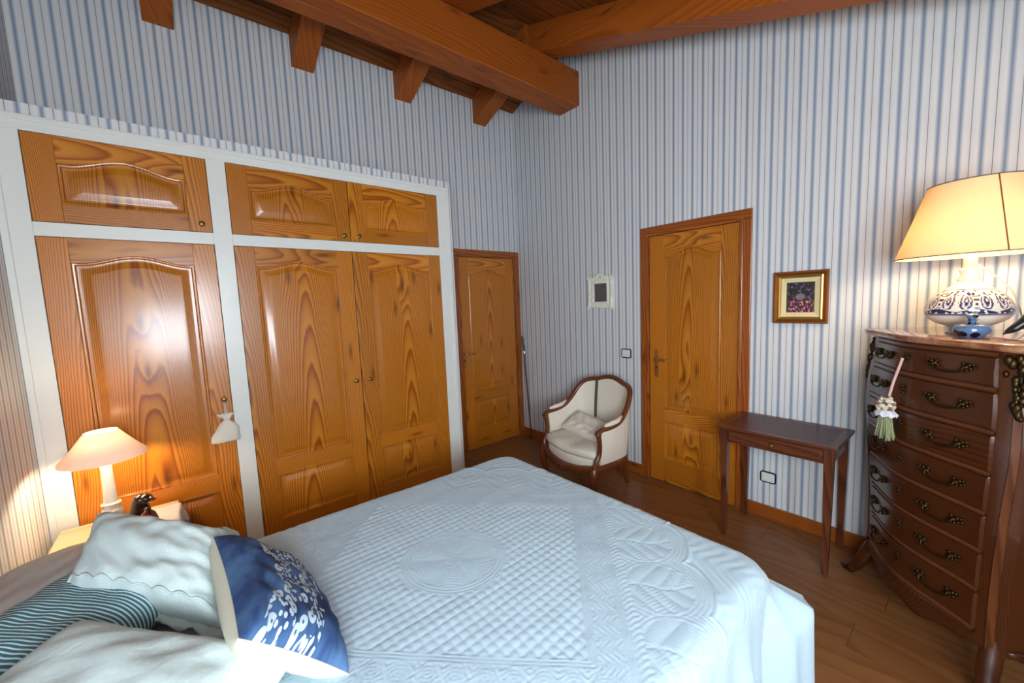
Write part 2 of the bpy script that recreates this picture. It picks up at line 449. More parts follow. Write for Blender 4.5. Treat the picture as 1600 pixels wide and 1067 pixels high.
# ------------------------------------------------------------------ mesh helper
class MB:
    def __init__(self):
        self.v = []
        self.f = []
        self.uv = []

    def add(self, verts, faces, uvs=None):
        o = len(self.v)
        self.v += [tuple(p) for p in verts]
        for i, f in enumerate(faces):
            self.f.append([o + k for k in f])
            if uvs is None:
                self.uv.append([(0.0, 0.0)] * len(f))
            elif uvs and len(uvs) == len(verts) and not isinstance(uvs[0][0], (tuple, list)):
                self.uv.append([uvs[k] for k in f])
            else:
                self.uv.append(uvs[i])
        return self

    def box(self, lo, hi, grain=2, uo=None, vo=None):
        lo, hi = [min(a, b) for a, b in zip(lo, hi)], [max(a, b) for a, b in zip(lo, hi)]
        vs = [(x, y, z) for x in (lo[0], hi[0]) for y in (lo[1], hi[1]) for z in (lo[2], hi[2])]
        fs = [(0, 1, 3, 2), (4, 6, 7, 5), (0, 4, 5, 1), (2, 3, 7, 6), (0, 2, 6, 4), (1, 5, 7, 3)]
        o = [a for a in range(3) if a != grain]
        c = [(lo[a] + hi[a]) / 2 for a in range(3)]
        uo = random.uniform(0.08, 0.2) * random.choice((-1, 1)) if uo is None else uo
        vo = random.uniform(0, 30) if vo is None else vo
        uv = [((p[o[0]] - c[o[0]]) + (p[o[1]] - c[o[1]]) + uo, p[grain] + vo) for p in vs]
        return self.add(vs, fs, uv)

    def loft(self, loops, closed=True, cap0=False, cap1=False, uscale=1.0):
        """loops: list of equally long point lists; uv = metres around / along"""
        n = len(loops[0])
        vs, uv = [], []
        L = 0.0
        uo, vo = random.uniform(-0.2, 0.2), random.uniform(0, 20)
        prev = None
        for lp in loops:
            if prev is not None:
                L += sum((Vector(a) - Vector(b)).length for a, b in zip(lp, prev)) / n
            acc = 0.0
            for k, p in enumerate(lp):
                if k:
                    acc += (Vector(p) - Vector(lp[k - 1])).length
                vs.append(p)
                uv.append((acc * uscale + uo, L + vo))
            prev = lp
        fs = []
        m = n if closed else n - 1
        for i in range(len(loops) - 1):
            for k in range(m):
                a, b = i * n + k, i * n + (k + 1) % n
                fs.append((a, b, b + n, a + n))
        if cap0:
            fs.append(tuple(range(n - 1, -1, -1)))
        if cap1:
            q = (len(loops) - 1) * n
            fs.append(tuple(range(q, q + n)))
        return self.add(vs, fs, uv)

    def tube(self, pts, rad, n=8, caps=True, flat=1.0, up=(0, 0, 1)):
        pts = [Vector(p) for p in pts]
        if not isinstance(rad, (list, tuple)):
            rad = [rad] * len(pts)
        loops = []
        ref = Vector(up)
        pu = None
        for i, p in enumerate(pts):
            d = (pts[min(i + 1, len(pts) - 1)] - pts[max(i - 1, 0)]).normalized()
            if pu is None:
                r = ref if abs(d.dot(ref)) < 0.95 else Vector((1, 0, 0))
                a = d.cross(r).normalized()
            else:
                a = (pu - d * pu.dot(d)).normalized()
            pu = a
            b = d.cross(a)
            loops.append([tuple(p + (a * math.cos(2 * PI * k / n) + b * math.sin(2 * PI * k / n) * flat) * rad[i]) for k in range(n)])
        return self.loft(loops, True, caps, caps)

    def lathe(self, prof, c=(0, 0, 0), n=32, cap0=True, cap1=True, sx=1.0, sy=1.0):
        """prof: (radius, z); uv = (angle 0..1, z)"""
        vs, uv = [], []
        for r, z in prof:
            for k in range(n + 1):
                a = 2 * PI * k / n
                vs.append((c[0] + r * sx * math.cos(a), c[1] + r * sy * math.sin(a), c[2] + z))
                uv.append((k / n, z))
        w = n + 1
        fs = [(i * w + k, i * w + k + 1, (i + 1) * w + k + 1, (i + 1) * w + k) for i in range(len(prof) - 1) for k in range(n)]
        if cap0:
            fs.append(tuple(range(n - 1, -1, -1)))
        if cap1:
            q = (len(prof) - 1) * w
            fs.append(tuple(range(q, q + n)))
        return self.add(vs, fs, uv)

    def ball(self, c, r, n=10, m=6):
        r = r if isinstance(r, (tuple, list)) else (r, r, r)
        vs = [(c[0], c[1], c[2] - r[2])]
        for i in range(1, m):
            a = -PI / 2 + PI * i / m
            for k in range(n):
                b = 2 * PI * k / n
                vs.append((c[0] + r[0] * math.cos(a) * math.cos(b), c[1] + r[1] * math.cos(a) * math.sin(b), c[2] + r[2] * math.sin(a)))
        vs.append((c[0], c[1], c[2] + r[2]))
        fs = [(0, 1 + (k + 1) % n, 1 + k) for k in range(n)]
        for i in range(m - 2):
            for k in range(n):
                a, b = 1 + i * n + k, 1 + i * n + (k + 1) % n
                fs.append((a, b, b + n, a + n))
        q = 1 + (m - 2) * n
        fs += [(q + k, q + (k + 1) % n, len(vs) - 1) for k in range(n)]
        return self.add(vs, fs)

    def prism(self, poly, axis, a, b, grain=2):
        """polygon in the plane normal to axis, extruded from a to b"""
        def P(p, q):
            r = list(p)
            r.insert(axis, q)
            return tuple(r)
        n = len(poly)
        vs = [P(p, a) for p in poly] + [P(p, b) for p in poly]
        fs = [tuple(range(n)), tuple(range(2 * n - 1, n - 1, -1))] + [(k, k + n, (k + 1) % n + n, (k + 1) % n) for k in range(n)]
        o = [x for x in range(3) if x != grain]
        cx = [sum(v[k] for v in vs) / len(vs) for k in range(3)]
        uo, vo = random.uniform(-.2, .2), random.uniform(0, 30)
        uv = [((v[o[0]] - cx[o[0]]) + (v[o[1]] - cx[o[1]]) + uo, v[grain] + vo) for v in vs]
        return self.add(vs, fs, uv)

    def mesh(self, name, mat, smooth=False, org=(0, 0, 0)):
        me = bpy.data.meshes.new(name)
        vs = [(p[0] - org[0], p[1] - org[1], p[2] - org[2]) for p in self.v]
        me.from_pydata(vs, [], self.f)
        ul = me.uv_layers.new(name='UVMap')
        flat = [c for f in self.uv for p in f for c in p]
        ul.data.foreach_set('uv', flat)
        me.materials.append(M[mat] if isinstance(mat, str) else mat)
        bm = bmesh.new()
        bm.from_mesh(me)
        bmesh.ops.recalc_face_normals(bm, faces=bm.faces)
        bm.to_mesh(me)
        bm.free()
        if smooth:
            me.polygons.foreach_set('use_smooth', [True] * len(me.polygons))
            if smooth != 'all':
                me.set_sharp_from_angle(angle=math.radians(smooth if smooth is not True else 40))
        me.update()
        return me

    def build(self, name, mat, parent=None, smooth=False, org=(0, 0, 0), label=None, bevel=0.0, loc=None):
        o = bpy.data.objects.new(name, self.mesh(name, mat, smooth, org))
        COL.objects.link(o)
        if parent is not None:
            o.parent = parent
        elif loc is None:
            o.location = org
        if loc is not None:
            o.location = loc
        if label:
            o['label'] = label
        if bevel:
            md = o.modifiers.new('bevel', 'BEVEL')
            md.width = bevel
            md.segments = 2
            md.limit_method = 'ANGLE'
            md.angle_limit = math.radians(35)
        return o


def thing(name, label, cat, loc=(0, 0, 0), rotz=0.0, group=None):
    o = bpy.data.objects.new(name, None)
    o.empty_display_size = 0.05
    COL.objects.link(o)
    o.location = loc
    o.rotation_euler = (0, 0, rotz)
    return tag(o, label, cat, group)


def tag(o, label, cat, group=None):
    o['label'] = label
    o['category'] = cat
    if group:
        o['group'] = group
    return o


def struct(o, label=None, cat=None):
    o['kind'] = 'structure'
    if label:
        o['label'] = label
    if cat:
        o['category'] = cat
    return o


def clone(o, parent=None, loc=None, rot=None):
    c = o.copy()
    COL.objects.link(c)
    if parent is not None:
        c.parent = parent
    if loc is not None:
        c.location = loc
    if rot is not None:
        c.rotation_euler = rot
    return c


def smooth_path(pts, sub=6):
    """Catmull-Rom through points (tuples of any length)"""
    P = [np.array(p, float) for p in pts]
    P = [2 * P[0] - P[1]] + P + [2 * P[-1] - P[-2]]
    out = []
    for i in range(1, len(P) - 2):
        for k in range(sub):
            t_ = k / sub
            a, b, c, d = P[i - 1], P[i], P[i + 1], P[i + 2]
            out.append(0.5 * ((2 * b) + (-a + c) * t_ + (2 * a - 5 * b + 4 * c - d) * t_ ** 2 + (-a + 3 * b - 3 * c + d) * t_ ** 3))
    out.append(P[-2])
    return [tuple(float(q) for q in p) for p in out]


# ================================================================== THE ROOM
SL = 0.351                     # roof slope
XRIDGE = 0.82
ZB0 = 3.362                    # underside of rafters at the left wall


def raft_z(x):
    return ZB0 + SL * x if x <= XRIDGE else ZB0 + SL * XRIDGE - SL * (x - XRIDGE)


RD = 0.225                     # rafter depth


def deck_z(x):
    return raft_z(x) + RD


# floor: base slab and laminate planks
fl = struct(MB().box((-0.1, YH - 0.1, -0.08), (XR + 0.1, 0.1, -0.012)).build('floor', 'slab_dark'),
            'brown laminate plank floor between the bed and the doors', 'floor')
pw, plen = 0.19, 1.28
row = 0
y = YH
while y < 0:
    y1 = min(y + pw, 0.0)
    x = -((row * 0.47) % 1.0) * plen
    while x < XR:
        a, b = max(x, 0.0), min(x + plen, XR)
        if b - a > 0.02:
            MB().box((a + .0008, y + .0008, -0.012), (b - .0008, y1 - .0008, 0.0), grain=0).build('plank', 'floor_wood', fl)
        x += plen
    y = y1
    row += 1

# walls
D1 = (1.6, 2.365)              # clear opening of the far door
D2 = (-0.805, -0.055)           # clear opening of the left door
DH = 2.065
mb = MB()
top = lambda x: deck_z(x) + 0.02
mb.prism([(-0.1, 0), (D1[0], 0), (D1[0], DH), (-0.1, DH)], 1, 0.0, 0.12)
mb.prism([(D1[1], 0), (XR + 0.1, 0), (XR + 0.1, DH), (D1[1], DH)], 1, 0.0, 0.12)
mb.prism([(-0.1, DH), (XR + 0.1, DH), (XR + 0.1, top(XR + 0.1)), (XRIDGE, top(XRIDGE)), (-0.1, top(-0.1))], 1, 0.0, 0.12)
struct(mb.build('wall_far', 'paper_far'), 'wall papered in pale blue stripes behind the armchair and table', 'wall')
mb = MB()
mb.box((-0.12, YH - 0.1, 0), (0, D2[0], DH))
mb.box((-0.12, D2[1], 0), (0, 0, DH))
mb.box((-0.12, YH - 0.1, DH), (0, 0, deck_z(0) + 0.03))
struct(mb.build('wall_left', 'paper_left'), 'striped wall rising behind and above the fitted wardrobe', 'wall')
mb = MB()
mb.prism([(-0.1, 0), (XR + 0.1, 0), (XR + 0.1, ADDED_WIN[2]), (-0.1, ADDED_WIN[2])], 1, YH - 0.14, YH)
mb.prism([(-0.1, ADDED_WIN[2]), (ADDED_WIN[0], ADDED_WIN[2]), (ADDED_WIN[0], ADDED_WIN[3]), (-0.1, ADDED_WIN[3])], 1, YH - 0.14, YH)
mb.prism([(ADDED_WIN[1], ADDED_WIN[2]), (XR + 0.1, ADDED_WIN[2]), (XR + 0.1, ADDED_WIN[3]), (ADDED_WIN[1], ADDED_WIN[3])], 1, YH - 0.14, YH)
mb.prism([(-0.1, ADDED_WIN[3]), (XR + 0.1, ADDED_WIN[3]), (XR + 0.1, top(XR + 0.1)), (XRIDGE, top(XRIDGE)), (-0.1, top(-0.1))], 1, YH - 0.14, YH)
struct(mb.build('wall_headboard', 'paper_head'), 'striped wall behind the pillows beside the bedside lamp', 'wall')
mb = MB()
zt = deck_z(XR) + 0.04
mb.box((XR, YH, 0), (XR + 0.14, 0, WIN[2]))
mb.box((XR, YH, WIN[3]), (XR + 0.14, 0, zt))
mb.box((XR, YH, WIN[2]), (XR + 0.14, WIN[0], WIN[3]))
mb.box((XR, WIN[1], WIN[2]), (XR + 0.14, 0, WIN[3]))
struct(mb.build('wall_right', 'paper_left'), 'striped wall with the window on the camera side', 'wall')
# windows
def window(name, label, F, a0, a1, z0, z1):
    '''F(s, d, z): s along the wall, d outwards from the room face'''
    e = bpy.data.objects.new(name, None)
    COL.objects.link(e)
    struct(e, label, 'window')
    am = (a0 + a1) / 2

    def bar(nm, s0, s1, q0, q1, d0=.03, d1=.09, mat='white_paint', bev=.004):
        p, q = F(s0, d0, q0), F(s1, d1, q1)
        MB().box(p, q).build(nm, mat, e, bevel=bev)
    bar('window_frame', a0, a0 + .05, z0, z1)
    bar('window_frame', a1 - .05, a1, z0, z1)
    bar('window_frame', a0 + .05, a1 - .05, z0, z0 + .05)
    bar('window_frame', a0 + .05, a1 - .05, z1 - .05, z1)
    bar('window_frame', am - .04, am + .04, z0 + .05, z1 - .05)
    bar('pane', a0 + .05, am - .04, z0 + .05, z1 - .05, .055, .060, 'window_glass', 0)
    bar('pane', am + .04, a1 - .05, z0 + .05, z1 - .05, .055, .060, 'window_glass', 0)
    bar('window_sill', a0 - .02, a1 + .02, z0 - .03, z0, -.03, .03)


window('window_1', 'white framed two-leaf window in the right wall', lambda a, d_, z: (XR + d_, a, z), *WIN)
window('added_window', 'added white framed two-leaf window in the headboard wall, out of view', lambda a, d_, z: (a, YH - d_, z), *ADDED_WIN)  # added out of view to bring in frontal daylight

# ceiling: deck boards, ridge beam, rafters
mb = MB()
mb.prism([(-0.12, deck_z(-0.12) + .03), (XRIDGE, deck_z(XRIDGE) + .03), (XRIDGE, deck_z(XRIDGE) + .1), (-0.12, deck_z(-0.12) + .1)], 1, YH - .12, .12, grain=1)
mb.prism([(XRIDGE, deck_z(XRIDGE) + .03), (XR + .14, deck_z(XR + .14) + .03), (XR + .14, deck_z(XR + .14) + .1), (XRIDGE, deck_z(XRIDGE) + .1)], 1, YH - .12, .12, grain=1)
ceil = struct(mb.build('ceiling', 'deck_wood'), 'pitched timber ceiling with beams and brown boards', 'ceiling')


def deck_board(x0, x1):
    g = 0.004
    MB().prism([(x0 + g, deck_z(x0 + g)), (x1 - g, deck_z(x1 - g)), (x1 - g, deck_z(x1 - g) + .028), (x0 + g, deck_z(x0 + g) + .028)], 1, YH, 0.0, grain=1).build('deck_board', 'deck_wood', ceil)


x = 0.0
while x < XRIDGE - 0.02:
    deck_board(x, min(x + 0.137, XRIDGE))
    x += 0.137
x = XRIDGE
while x < XR:
    deck_board(x, min(x + 0.15, XR))
    x += 0.15
# ridge beam of two timbers with a dark check between them
mb = MB()
zb, ztop = 3.308, 3.602
mb.prism([(0.701, zb + .004), (0.705, zb), (0.806, zb), (0.810, zb + .006), (0.812, zb + .02), (0.814, zb + .006), (0.818, zb), (0.932, zb), (0.941, zb + .009), (0.941, ztop), (0.701, ztop)], 1, YH, 0.0, grain=1)
mb.build('ridge_beam', 'beam_wood', ceil, label='thick honey brown ridge beam with a long dark crack')
for (y0, y1) in ((-2.984, -2.832), (-2.165, -2.011), (-1.36, -1.204), (-0.529, -0.377)):
    MB().prism([(0.0, raft_z(0)), (0.72, raft_z(0.72)), (XRIDGE - .004, raft_z(XRIDGE)), (XRIDGE - .004, deck_z(XRIDGE) - .002), (0.0, deck_z(0) - .002)], 1, y0, y1, grain=0).build('rafter', 'beam_wood', ceil, bevel=0.004)
for (y0, y1) in ((-3.06, -2.87), (-2.225, -2.035), (-1.385, -1.19), (-0.485, -0.30)):
    MB().prism([(XRIDGE + .004, raft_z(XRIDGE)), (0.92, raft_z(0.92)), (XR, raft_z(XR)), (XR, deck_z(XR) - .002), (XRIDGE + .004, deck_z(XRIDGE) - .002)], 1, y0, y1, grain=0).build('rafter', 'beam_wood', ceil, bevel=0.004)

# baseboards
for n_, lo, hi, lab in (('baseboard_far', (0.012, -0.014, 0), (1.5647, 0, 0.092), 'brown wooden baseboard behind the armchair'),
                        ('baseboard_far', (2.397, -0.014, 0), (XR, 0, 0.092), 'brown wooden baseboard behind the writing table'),
                        ('baseboard_left', (0, -1.22, 0), (0.014, -0.87, 0.092), 'short brown baseboard beside the wardrobe end'),
                        ('baseboard_right', (XR - .014, YH, 0), (XR, -0.014, 0.092), 'brown wooden baseboard under the window')):
    ax = 0 if 'far' in n_ else 1
    struct(MB().box(lo, hi, grain=ax).build(n_, 'pine_trim', bevel=0.004), lab, 'baseboard')


# ------------------------------------------------------------------ panelled doors
def arch(s, s0, s1, zs, zc):
    """eyebrow: flat shoulders, smooth crown in the middle"""
    q = (s - (s0 + s1) / 2) / ((s1 - s0) / 2)
    q = min(1.0, abs(q) / 0.86)
    return zs + (zc - zs) * (0.5 + 0.5 * math.cos(PI * q)) ** 0.9


def panel_leaf(parent, F, s0, s1, z0, z1, st, arch_s, arch_c, mid=None, low=None, mat='pine', thick=0.028, n=20):
    """stiles, rails and raised panels as separate pieces. F(s, z, d) -> world; d outwards"""
    def wbox(name, a0, a1, b0, b1, horiz):
        vs = [F(s, z, d) for s in (a0, a1) for z in (b0, b1) for d in (-thick, 0.0)]
        fs = [(0, 1, 3, 2), (4, 6, 7, 5), (0, 4, 5, 1), (2, 3, 7, 6), (0, 2, 6, 4), (1, 5, 7, 3)]
        uo, vo = random.uniform(.06, .18) * random.choice((-1, 1)), random.uniform(0, 30)
        uv = []
        for s in (a0, a1):
            for z in (b0, b1):
                for d in (0, 1):
                    uv.append((z - (b0 + b1) / 2 + uo, s + vo) if horiz else (s - (a0 + a1) / 2 + uo, z + vo))
        MB().add(vs, fs, uv).build(name, mat, parent, bevel=0.0015, org=parent['org'])
    g = 0.0004
    wbox('stile', s0, s0 + st - g, z0, z1, False)
    wbox('stile', s1 - st + g, s1, z0, z1, False)
    a0, a1 = s0 + st, s1 - st
    # top rail with arched lower edge
    ss = [a0 + (a1 - a0) * k / n for k in range(n + 1)]
    lo = [(s, arch(s, a0, a1, arch_s, arch_c)) for s in ss]
    vs, uv = [], []
    uo, vo = random.uniform(.03, .1), random.uniform(0, 30)
    for d in (0.0, -thick):
        for s, z in lo:
            vs += [F(s, z, d), F(s, z1, d)]
            uv += [(z - z1 + uo, s + vo), (uo, s + vo)]
    fs = []
    w = 2 * (n + 1)
    for k in range(n):
        a = 2 * k
        fs += [(a, a + 2, a + 3, a + 1), (w + a, w + a + 1, w + a + 3, w + a + 2), (a, w + a, w + a + 2, a + 2), (a + 1, a + 3, w + a + 3, w + a + 1)]
    fs += [(0, 1, w + 1, w), (w - 2, 2 * w - 2, 2 * w - 1, w - 1)]
    MB().add(vs, fs, uv).build('rail', mat, parent, org=parent['org'])

    def raised(b0, topf):
        """lofted raised panel between a0..a1, b0..topf(s, inset)"""
        uo, vo = random.uniform(-.04, .04), random.uniform(0, 30)
        # (inset, depth)
        prof = [(0.0, -0.001), (0.004, 0.0015), (0.010, 0.0005), (0.016, -0.009), (0.026, -0.010), (0.032, -0.009), (0.058, 0.000), (0.062, 0.0005)]
        vs, uv, fs = [], [], []
        m = 0
        for ins, d in prof:
            c0, c1 = a0 + ins, a1 - ins
            lp = [(c0 + (c1 - c0) * k / n, b0 + ins) for k in range(n + 1)]
            lp += [(c1 + (c0 - c1) * k / n, topf(c1 + (c0 - c1) * k / n) - ins) for k in range(n + 1)]
            m = len(lp)
            for s, z in lp:
                vs.append(F(s, z, d))
                uv.append((s - (a0 + a1) / 2 + uo, z + vo))
        for i in range(len(prof) - 1):
            for k in range(m):
                a, b = i * m + k, i * m + (k + 1) % m
                fs.append((a, b, b + m, a + m))
        q = (len(prof) - 1) * m
        for k in range(n):
            fs.append((q + k, q + k + 1, q + m - 2 - k, q + m - 1 - k))
        MB().add(vs, fs, uv).build('panel', mat, parent, smooth=25, org=parent['org'])
    if mid:
        wbox('rail', a0, a1, mid[0], mid[1], True)
        raised(mid[1], lambda s: arch(s, a0, a1, arch_s, arch_c))
        wbox('rail', a0, a1, z0, low, True)
        raised(low, lambda s: mid[0])
    else:
        wbox('rail', a0, a1, z0, low, True)
        raised(low, lambda s: arch(s, a0, a1, arch_s, arch_c))


def knob_mesh():
    mb = MB()
    prof = [(0.013, 0.0), (0.013, 0.003), (0.006, 0.006), (0.006, 0.014), (0.012, 0.019), (0.0145, 0.024), (0.012, 0.030), (0.004, 0.0325)]
    vs, fs = [], []
    n = 14
    for r, d in prof:
        for k in range(n):
            vs.append((d, r * math.cos(2 * PI * k / n), r * math.sin(2 * PI * k / n)))
    for i in range(len(prof) - 1):
        for k in range(n):
            a, b = i * n + k, i * n + (k + 1) % n
            fs.append((a, b, b + n, a + n))
    fs.append(tuple(range((len(prof) - 1) * n, len(prof) * n)))
    return mb.add(vs, fs).mesh('knob', 'brass_old', 50)


KNOB = knob_mesh()

# ------------------------------------------------------------------ fitted wardrobe
DW = 0.614
worg = (0.3, -2.38, 0.0)
ward = thing('fitted_wardrobe', 'tall fitted wardrobe with honey pine panelled doors in a white frame', 'wardrobe', worg)
ward['org'] = worg
MB().box((0.0, YH, 0.0), (DW - 0.032, -1.2224, 2.519)).build('carcass', 'paper_front', ward, org=worg, label='wallpapered wardrobe casing edge above the white frame')
# papered edge strips flush with the face
mb = MB()
mb.box((DW - .032, YH, 2.466), (DW, -1.2224, 2.519))
mb.box((DW - .032, -1.25, 0), (DW, -1.2224, 2.466))
mb.build('papered_edge', 'paper_front', ward, org=worg)
FX = DW + 0.008
a0, a1, b0_, b1_ = -3.4452, -2.7839, -2.6975, -1.3509
t0, t1, m0 = 2.3982, 1.9987, 1.9343
pl = 0.085


def fr(name, y0, y1, z0, z1):
    MB().box((DW - .03, y0, z0), (FX, y1, z1)).build(name, 'white_paint', ward, org=worg, bevel=0.002)


fr('frame_stile', YH, a0, 0, t0)
fr('frame_stile', a1, b0_, 0, t0)
fr('frame_stile', b1_, -1.25, 0, t0)
fr('frame_rail', YH, -1.25, t0, 2.466)
fr('frame_rail', a0, a1, t1 - (t1 - m0), t1)
fr('frame_rail', b0_, b1_, m0, t1)
fr('plinth', a0, a1, 0, pl)
fr('plinth', b0_, b1_, 0, pl)
# thin moulding round the outside of the frame
mb = MB()
prof = [(0.0, 0.0), (0.012, 0.0), (0.012, 0.006), (0.006, 0.011), (0.0, 0.011)]
mb.box((FX, YH, 2.440), (FX + .010, -1.25, 2.466))
mb.box((FX, -1.276, 0), (FX + .010, -1.25, 2.440))
mb.box((FX, YH, 0), (FX + .010, YH + .026, 2.440))
mb.build('frame_moulding', 'white_paint', ward, org=worg, bevel=0.004)
WF = lambda s, z, d: (DW + 0.004 + d, s, z)


def wdoor(label, s0, s1, z0, z1, **kw):
    o = MB().box((DW - .029, s0, z0), (DW - .026, s1, z1)).build('door', 'dark_gap', ward, org=worg, label=label)
    o['org'] = worg
    panel_leaf(o, WF, s0 + .0025, s1 - .0025, z0 + .0025, z1 - .0025, **kw)
    return o


def add_knob(door, y, z):
    k = bpy.data.objects.new('knob', KNOB)
    COL.objects.link(k)
    k.parent = door
    k.location = (DW + .004 - worg[0], y - worg[1], z - worg[2])
    k['label'] = 'small round aged brass knob'


sp = -2.0295
low_kw = dict(st=0.098, arch_s=1.815, arch_c=1.856, mid=(0.525, 0.615), low=0.228)
up_kw = dict(st=0.098, arch_s=2.270, arch_c=2.318, low=2.088)
d = wdoor('wide single pine door behind the bedside lamp', a0, a1, pl, m0, **low_kw); add_knob(d, -2.821, 1.054)
d = wdoor('pine door left of the centre seam', b0_, sp, pl, m0, **low_kw); add_knob(d, -2.071, 1.043)
d = wdoor('pine door nearest the room corner', sp, b1_, pl, m0, **low_kw); add_knob(d, -1.977, 1.041)
d = wdoor('small upper cupboard door at far left', a0, a1, t1, t0, **up_kw); add_knob(d, -2.831, 2.042)
d = wdoor('small upper cupboard door in the middle', b0_, sp, t1, t0, **up_kw); add_knob(d, -2.075, 2.036)
d = wdoor('small upper cupboard door nearest the room corner', sp, b1_, t1, t0, **up_kw); add_knob(d, -1.977, 2.036)


# ------------------------------------------------------------------ room doors
def room_door(name, label, F, s0, s1, hs, hinge_right=True):
    """casing outer edges s0..s1, lever at s = hs. F(s, z, d), d out of the wall"""
    e = bpy.data.objects.new(name, None)
    COL.objects.link(e)
    struct(e, label, 'door')
    e['org'] = (0, 0, 0)
    cw, ht = 0.068, 2.10

    def bx(nm, a0, a1, z0, z1, d0, d1, horiz, mat='pine_trim', bev=0.004, parent=e):
        vs = [F(s, z, d) for s in (a0, a1) for z in (z0, z1) for d in (d0, d1)]
        fs = [(0, 1, 3, 2), (4, 6, 7, 5), (0, 4, 5, 1), (2, 3, 7, 6), (0, 2, 6, 4), (1, 5, 7, 3)]
        uo, vo = random.uniform(.04, .12), random.uniform(0, 20)
        uv = [((z - z0 + uo, s + vo) if horiz else (s - a0 + uo, z + vo)) for s in (a0, a1) for z in (z0, z1) for d in (0, 1)]
        return MB().add(vs, fs, uv).build(nm, mat, parent, bevel=bev)
    for (p0, p1, i) in ((s0, s0 + cw, 0), (s1 - cw, s1, 1)):
        bx('casing', p0, p1, 0, ht - cw, -0.001, 0.016, False)
        # inner bead of the casing
        q0, q1 = (p1 - .016, p1 + .006) if i == 0 else (p0 - .006, p0 + .016)
        bx('casing_bead', q0, q1, 0, ht - cw + .002, 0.0, 0.022, False)
    bx('casing', s0, s1, ht - cw, ht, -0.001, 0.016, True)
    bx('casing_bead', s0 + cw - .016, s1 - cw + .016, ht - cw - .006, ht - cw + .016, 0.0, 0.022, True)
    l0, l1, zt_ = s0 + cw + .006, s1 - cw - .006, ht - cw - .006
    # stop panel behind the leaf
    bx('door_stop', s0 + .03, s1 - .03, 0.0, ht - .03, -0.10, -0.045, False, 'dark_gap', 0)
    leaf_st = 0.122 if (s1 - s0) < 0.84 else 0.115
    FL = lambda s, z, d: F(s, z, d + 0.004)
    panel_leaf(e, FL, l0 + .003, l1 - .003, 0.006, zt_ - .003, leaf_st, 1.848, 1.905, mid=(0.528, 0.625), low=0.205, thick=0.038)
    # handle plate and lever
    n = 10
    poly = [(hs + .019 * math.cos(a), 1.093 + .019 * math.sin(a)) for a in [PI * k / n for k in range(n + 1)]] + [(hs + .019 * math.cos(a), 0.905 + .019 * math.sin(a)) for a in [PI + PI * k / n for k in range(n + 1)]]
    vs = [F(s, z, 0.004) for s, z in poly] + [F(s, z, 0.010) for s, z in poly]
    m_ = len(poly)
    fs = [tuple(range(m_, 2 * m_))] + [(k, (k + 1) % m_, (k + 1) % m_ + m_, k + m_) for k in range(m_)]
    plate = MB().add(vs, fs).build('handle_plate', 'brass_door', e, bevel=0.0015)
    sg = 1 if hinge_right else -1
    pts = [F(hs, 1.035, 0.008), F(hs, 1.035, 0.045), F(hs + sg * .012, 1.035, 0.052), F(hs + sg * .06, 1.033, 0.052), F(hs + sg * .105, 1.031, 0.050), F(hs + sg * .115, 1.030, 0.046)]
    MB().tube(pts, [.009, .009, .009, .008, .009, .006], 10).build('lever', 'brass_door', plate, smooth=True)
    MB().tube([F(hs, 0.965, 0.009), F(hs, 0.965, 0.013)], [.007, .007], 10).build('keyhole', 'dark_gap', plate)
    # hinges on the far stile
    hx = l1 + .002 if hinge_right else l0 - .002
    for hz in (0.25, 1.05, 1.82):
        MB().tube([F(hx, hz, 0.014), F(hx, hz + .08, 0.014)], .006, 8).build('hinge', 'brass_door', e, smooth=True)
    return e


room_door('door_1', 'pine panelled room door beside the writing table', lambda s, z, d: (s, -d, z), 1.5647, 2.3968, 1.703)
room_door('door_2', 'pine panelled door in the corner at the wardrobe end', lambda s, z, d: (d, s, z), -0.872, -0.004, -0.782)

# ------------------------------------------------------------------ bed
BX0, BX1, BY0, BY1, BZ = 1.50, 2.99, -3.50, -1.445, 0.595
bed = thing('bed', 'wide bed along the striped wall carrying the quilt and pillows', 'bed', ((BX0 + BX1) / 2, (BY0 + BY1) / 2, 0))
borg = tuple(bed.location)
mb = MB()
mb.box((BX0, BY0, 0.31), (BX1, BY1, BZ - .004))
mt = mb.build('mattress', 'mattress_cloth', bed, org=borg, label='off-white sheeted mattress')
md = mt.modifiers.new('bevel', 'BEVEL'); md.width = 0.06; md.segments = 5
MB().box((BX0 + .03, BY0 + .01, 0.14), (BX1 - .03, BY1 - .03, 0.31)).build('base', 'bed_base', bed, org=borg, bevel=0.01)
for sx in (BX0 + .10, BX1 - .10):
    for sy in (BY0 + .10, BY1 - .12):
        MB().lathe([(0.022, 0), (0.03, 0.14)], (sx, sy, 0), 12).build('leg', 'stick_wood', bed, org=borg, smooth=True)

# quilt: draped sheet with stitched relief
QC = (2.2, -2.265)


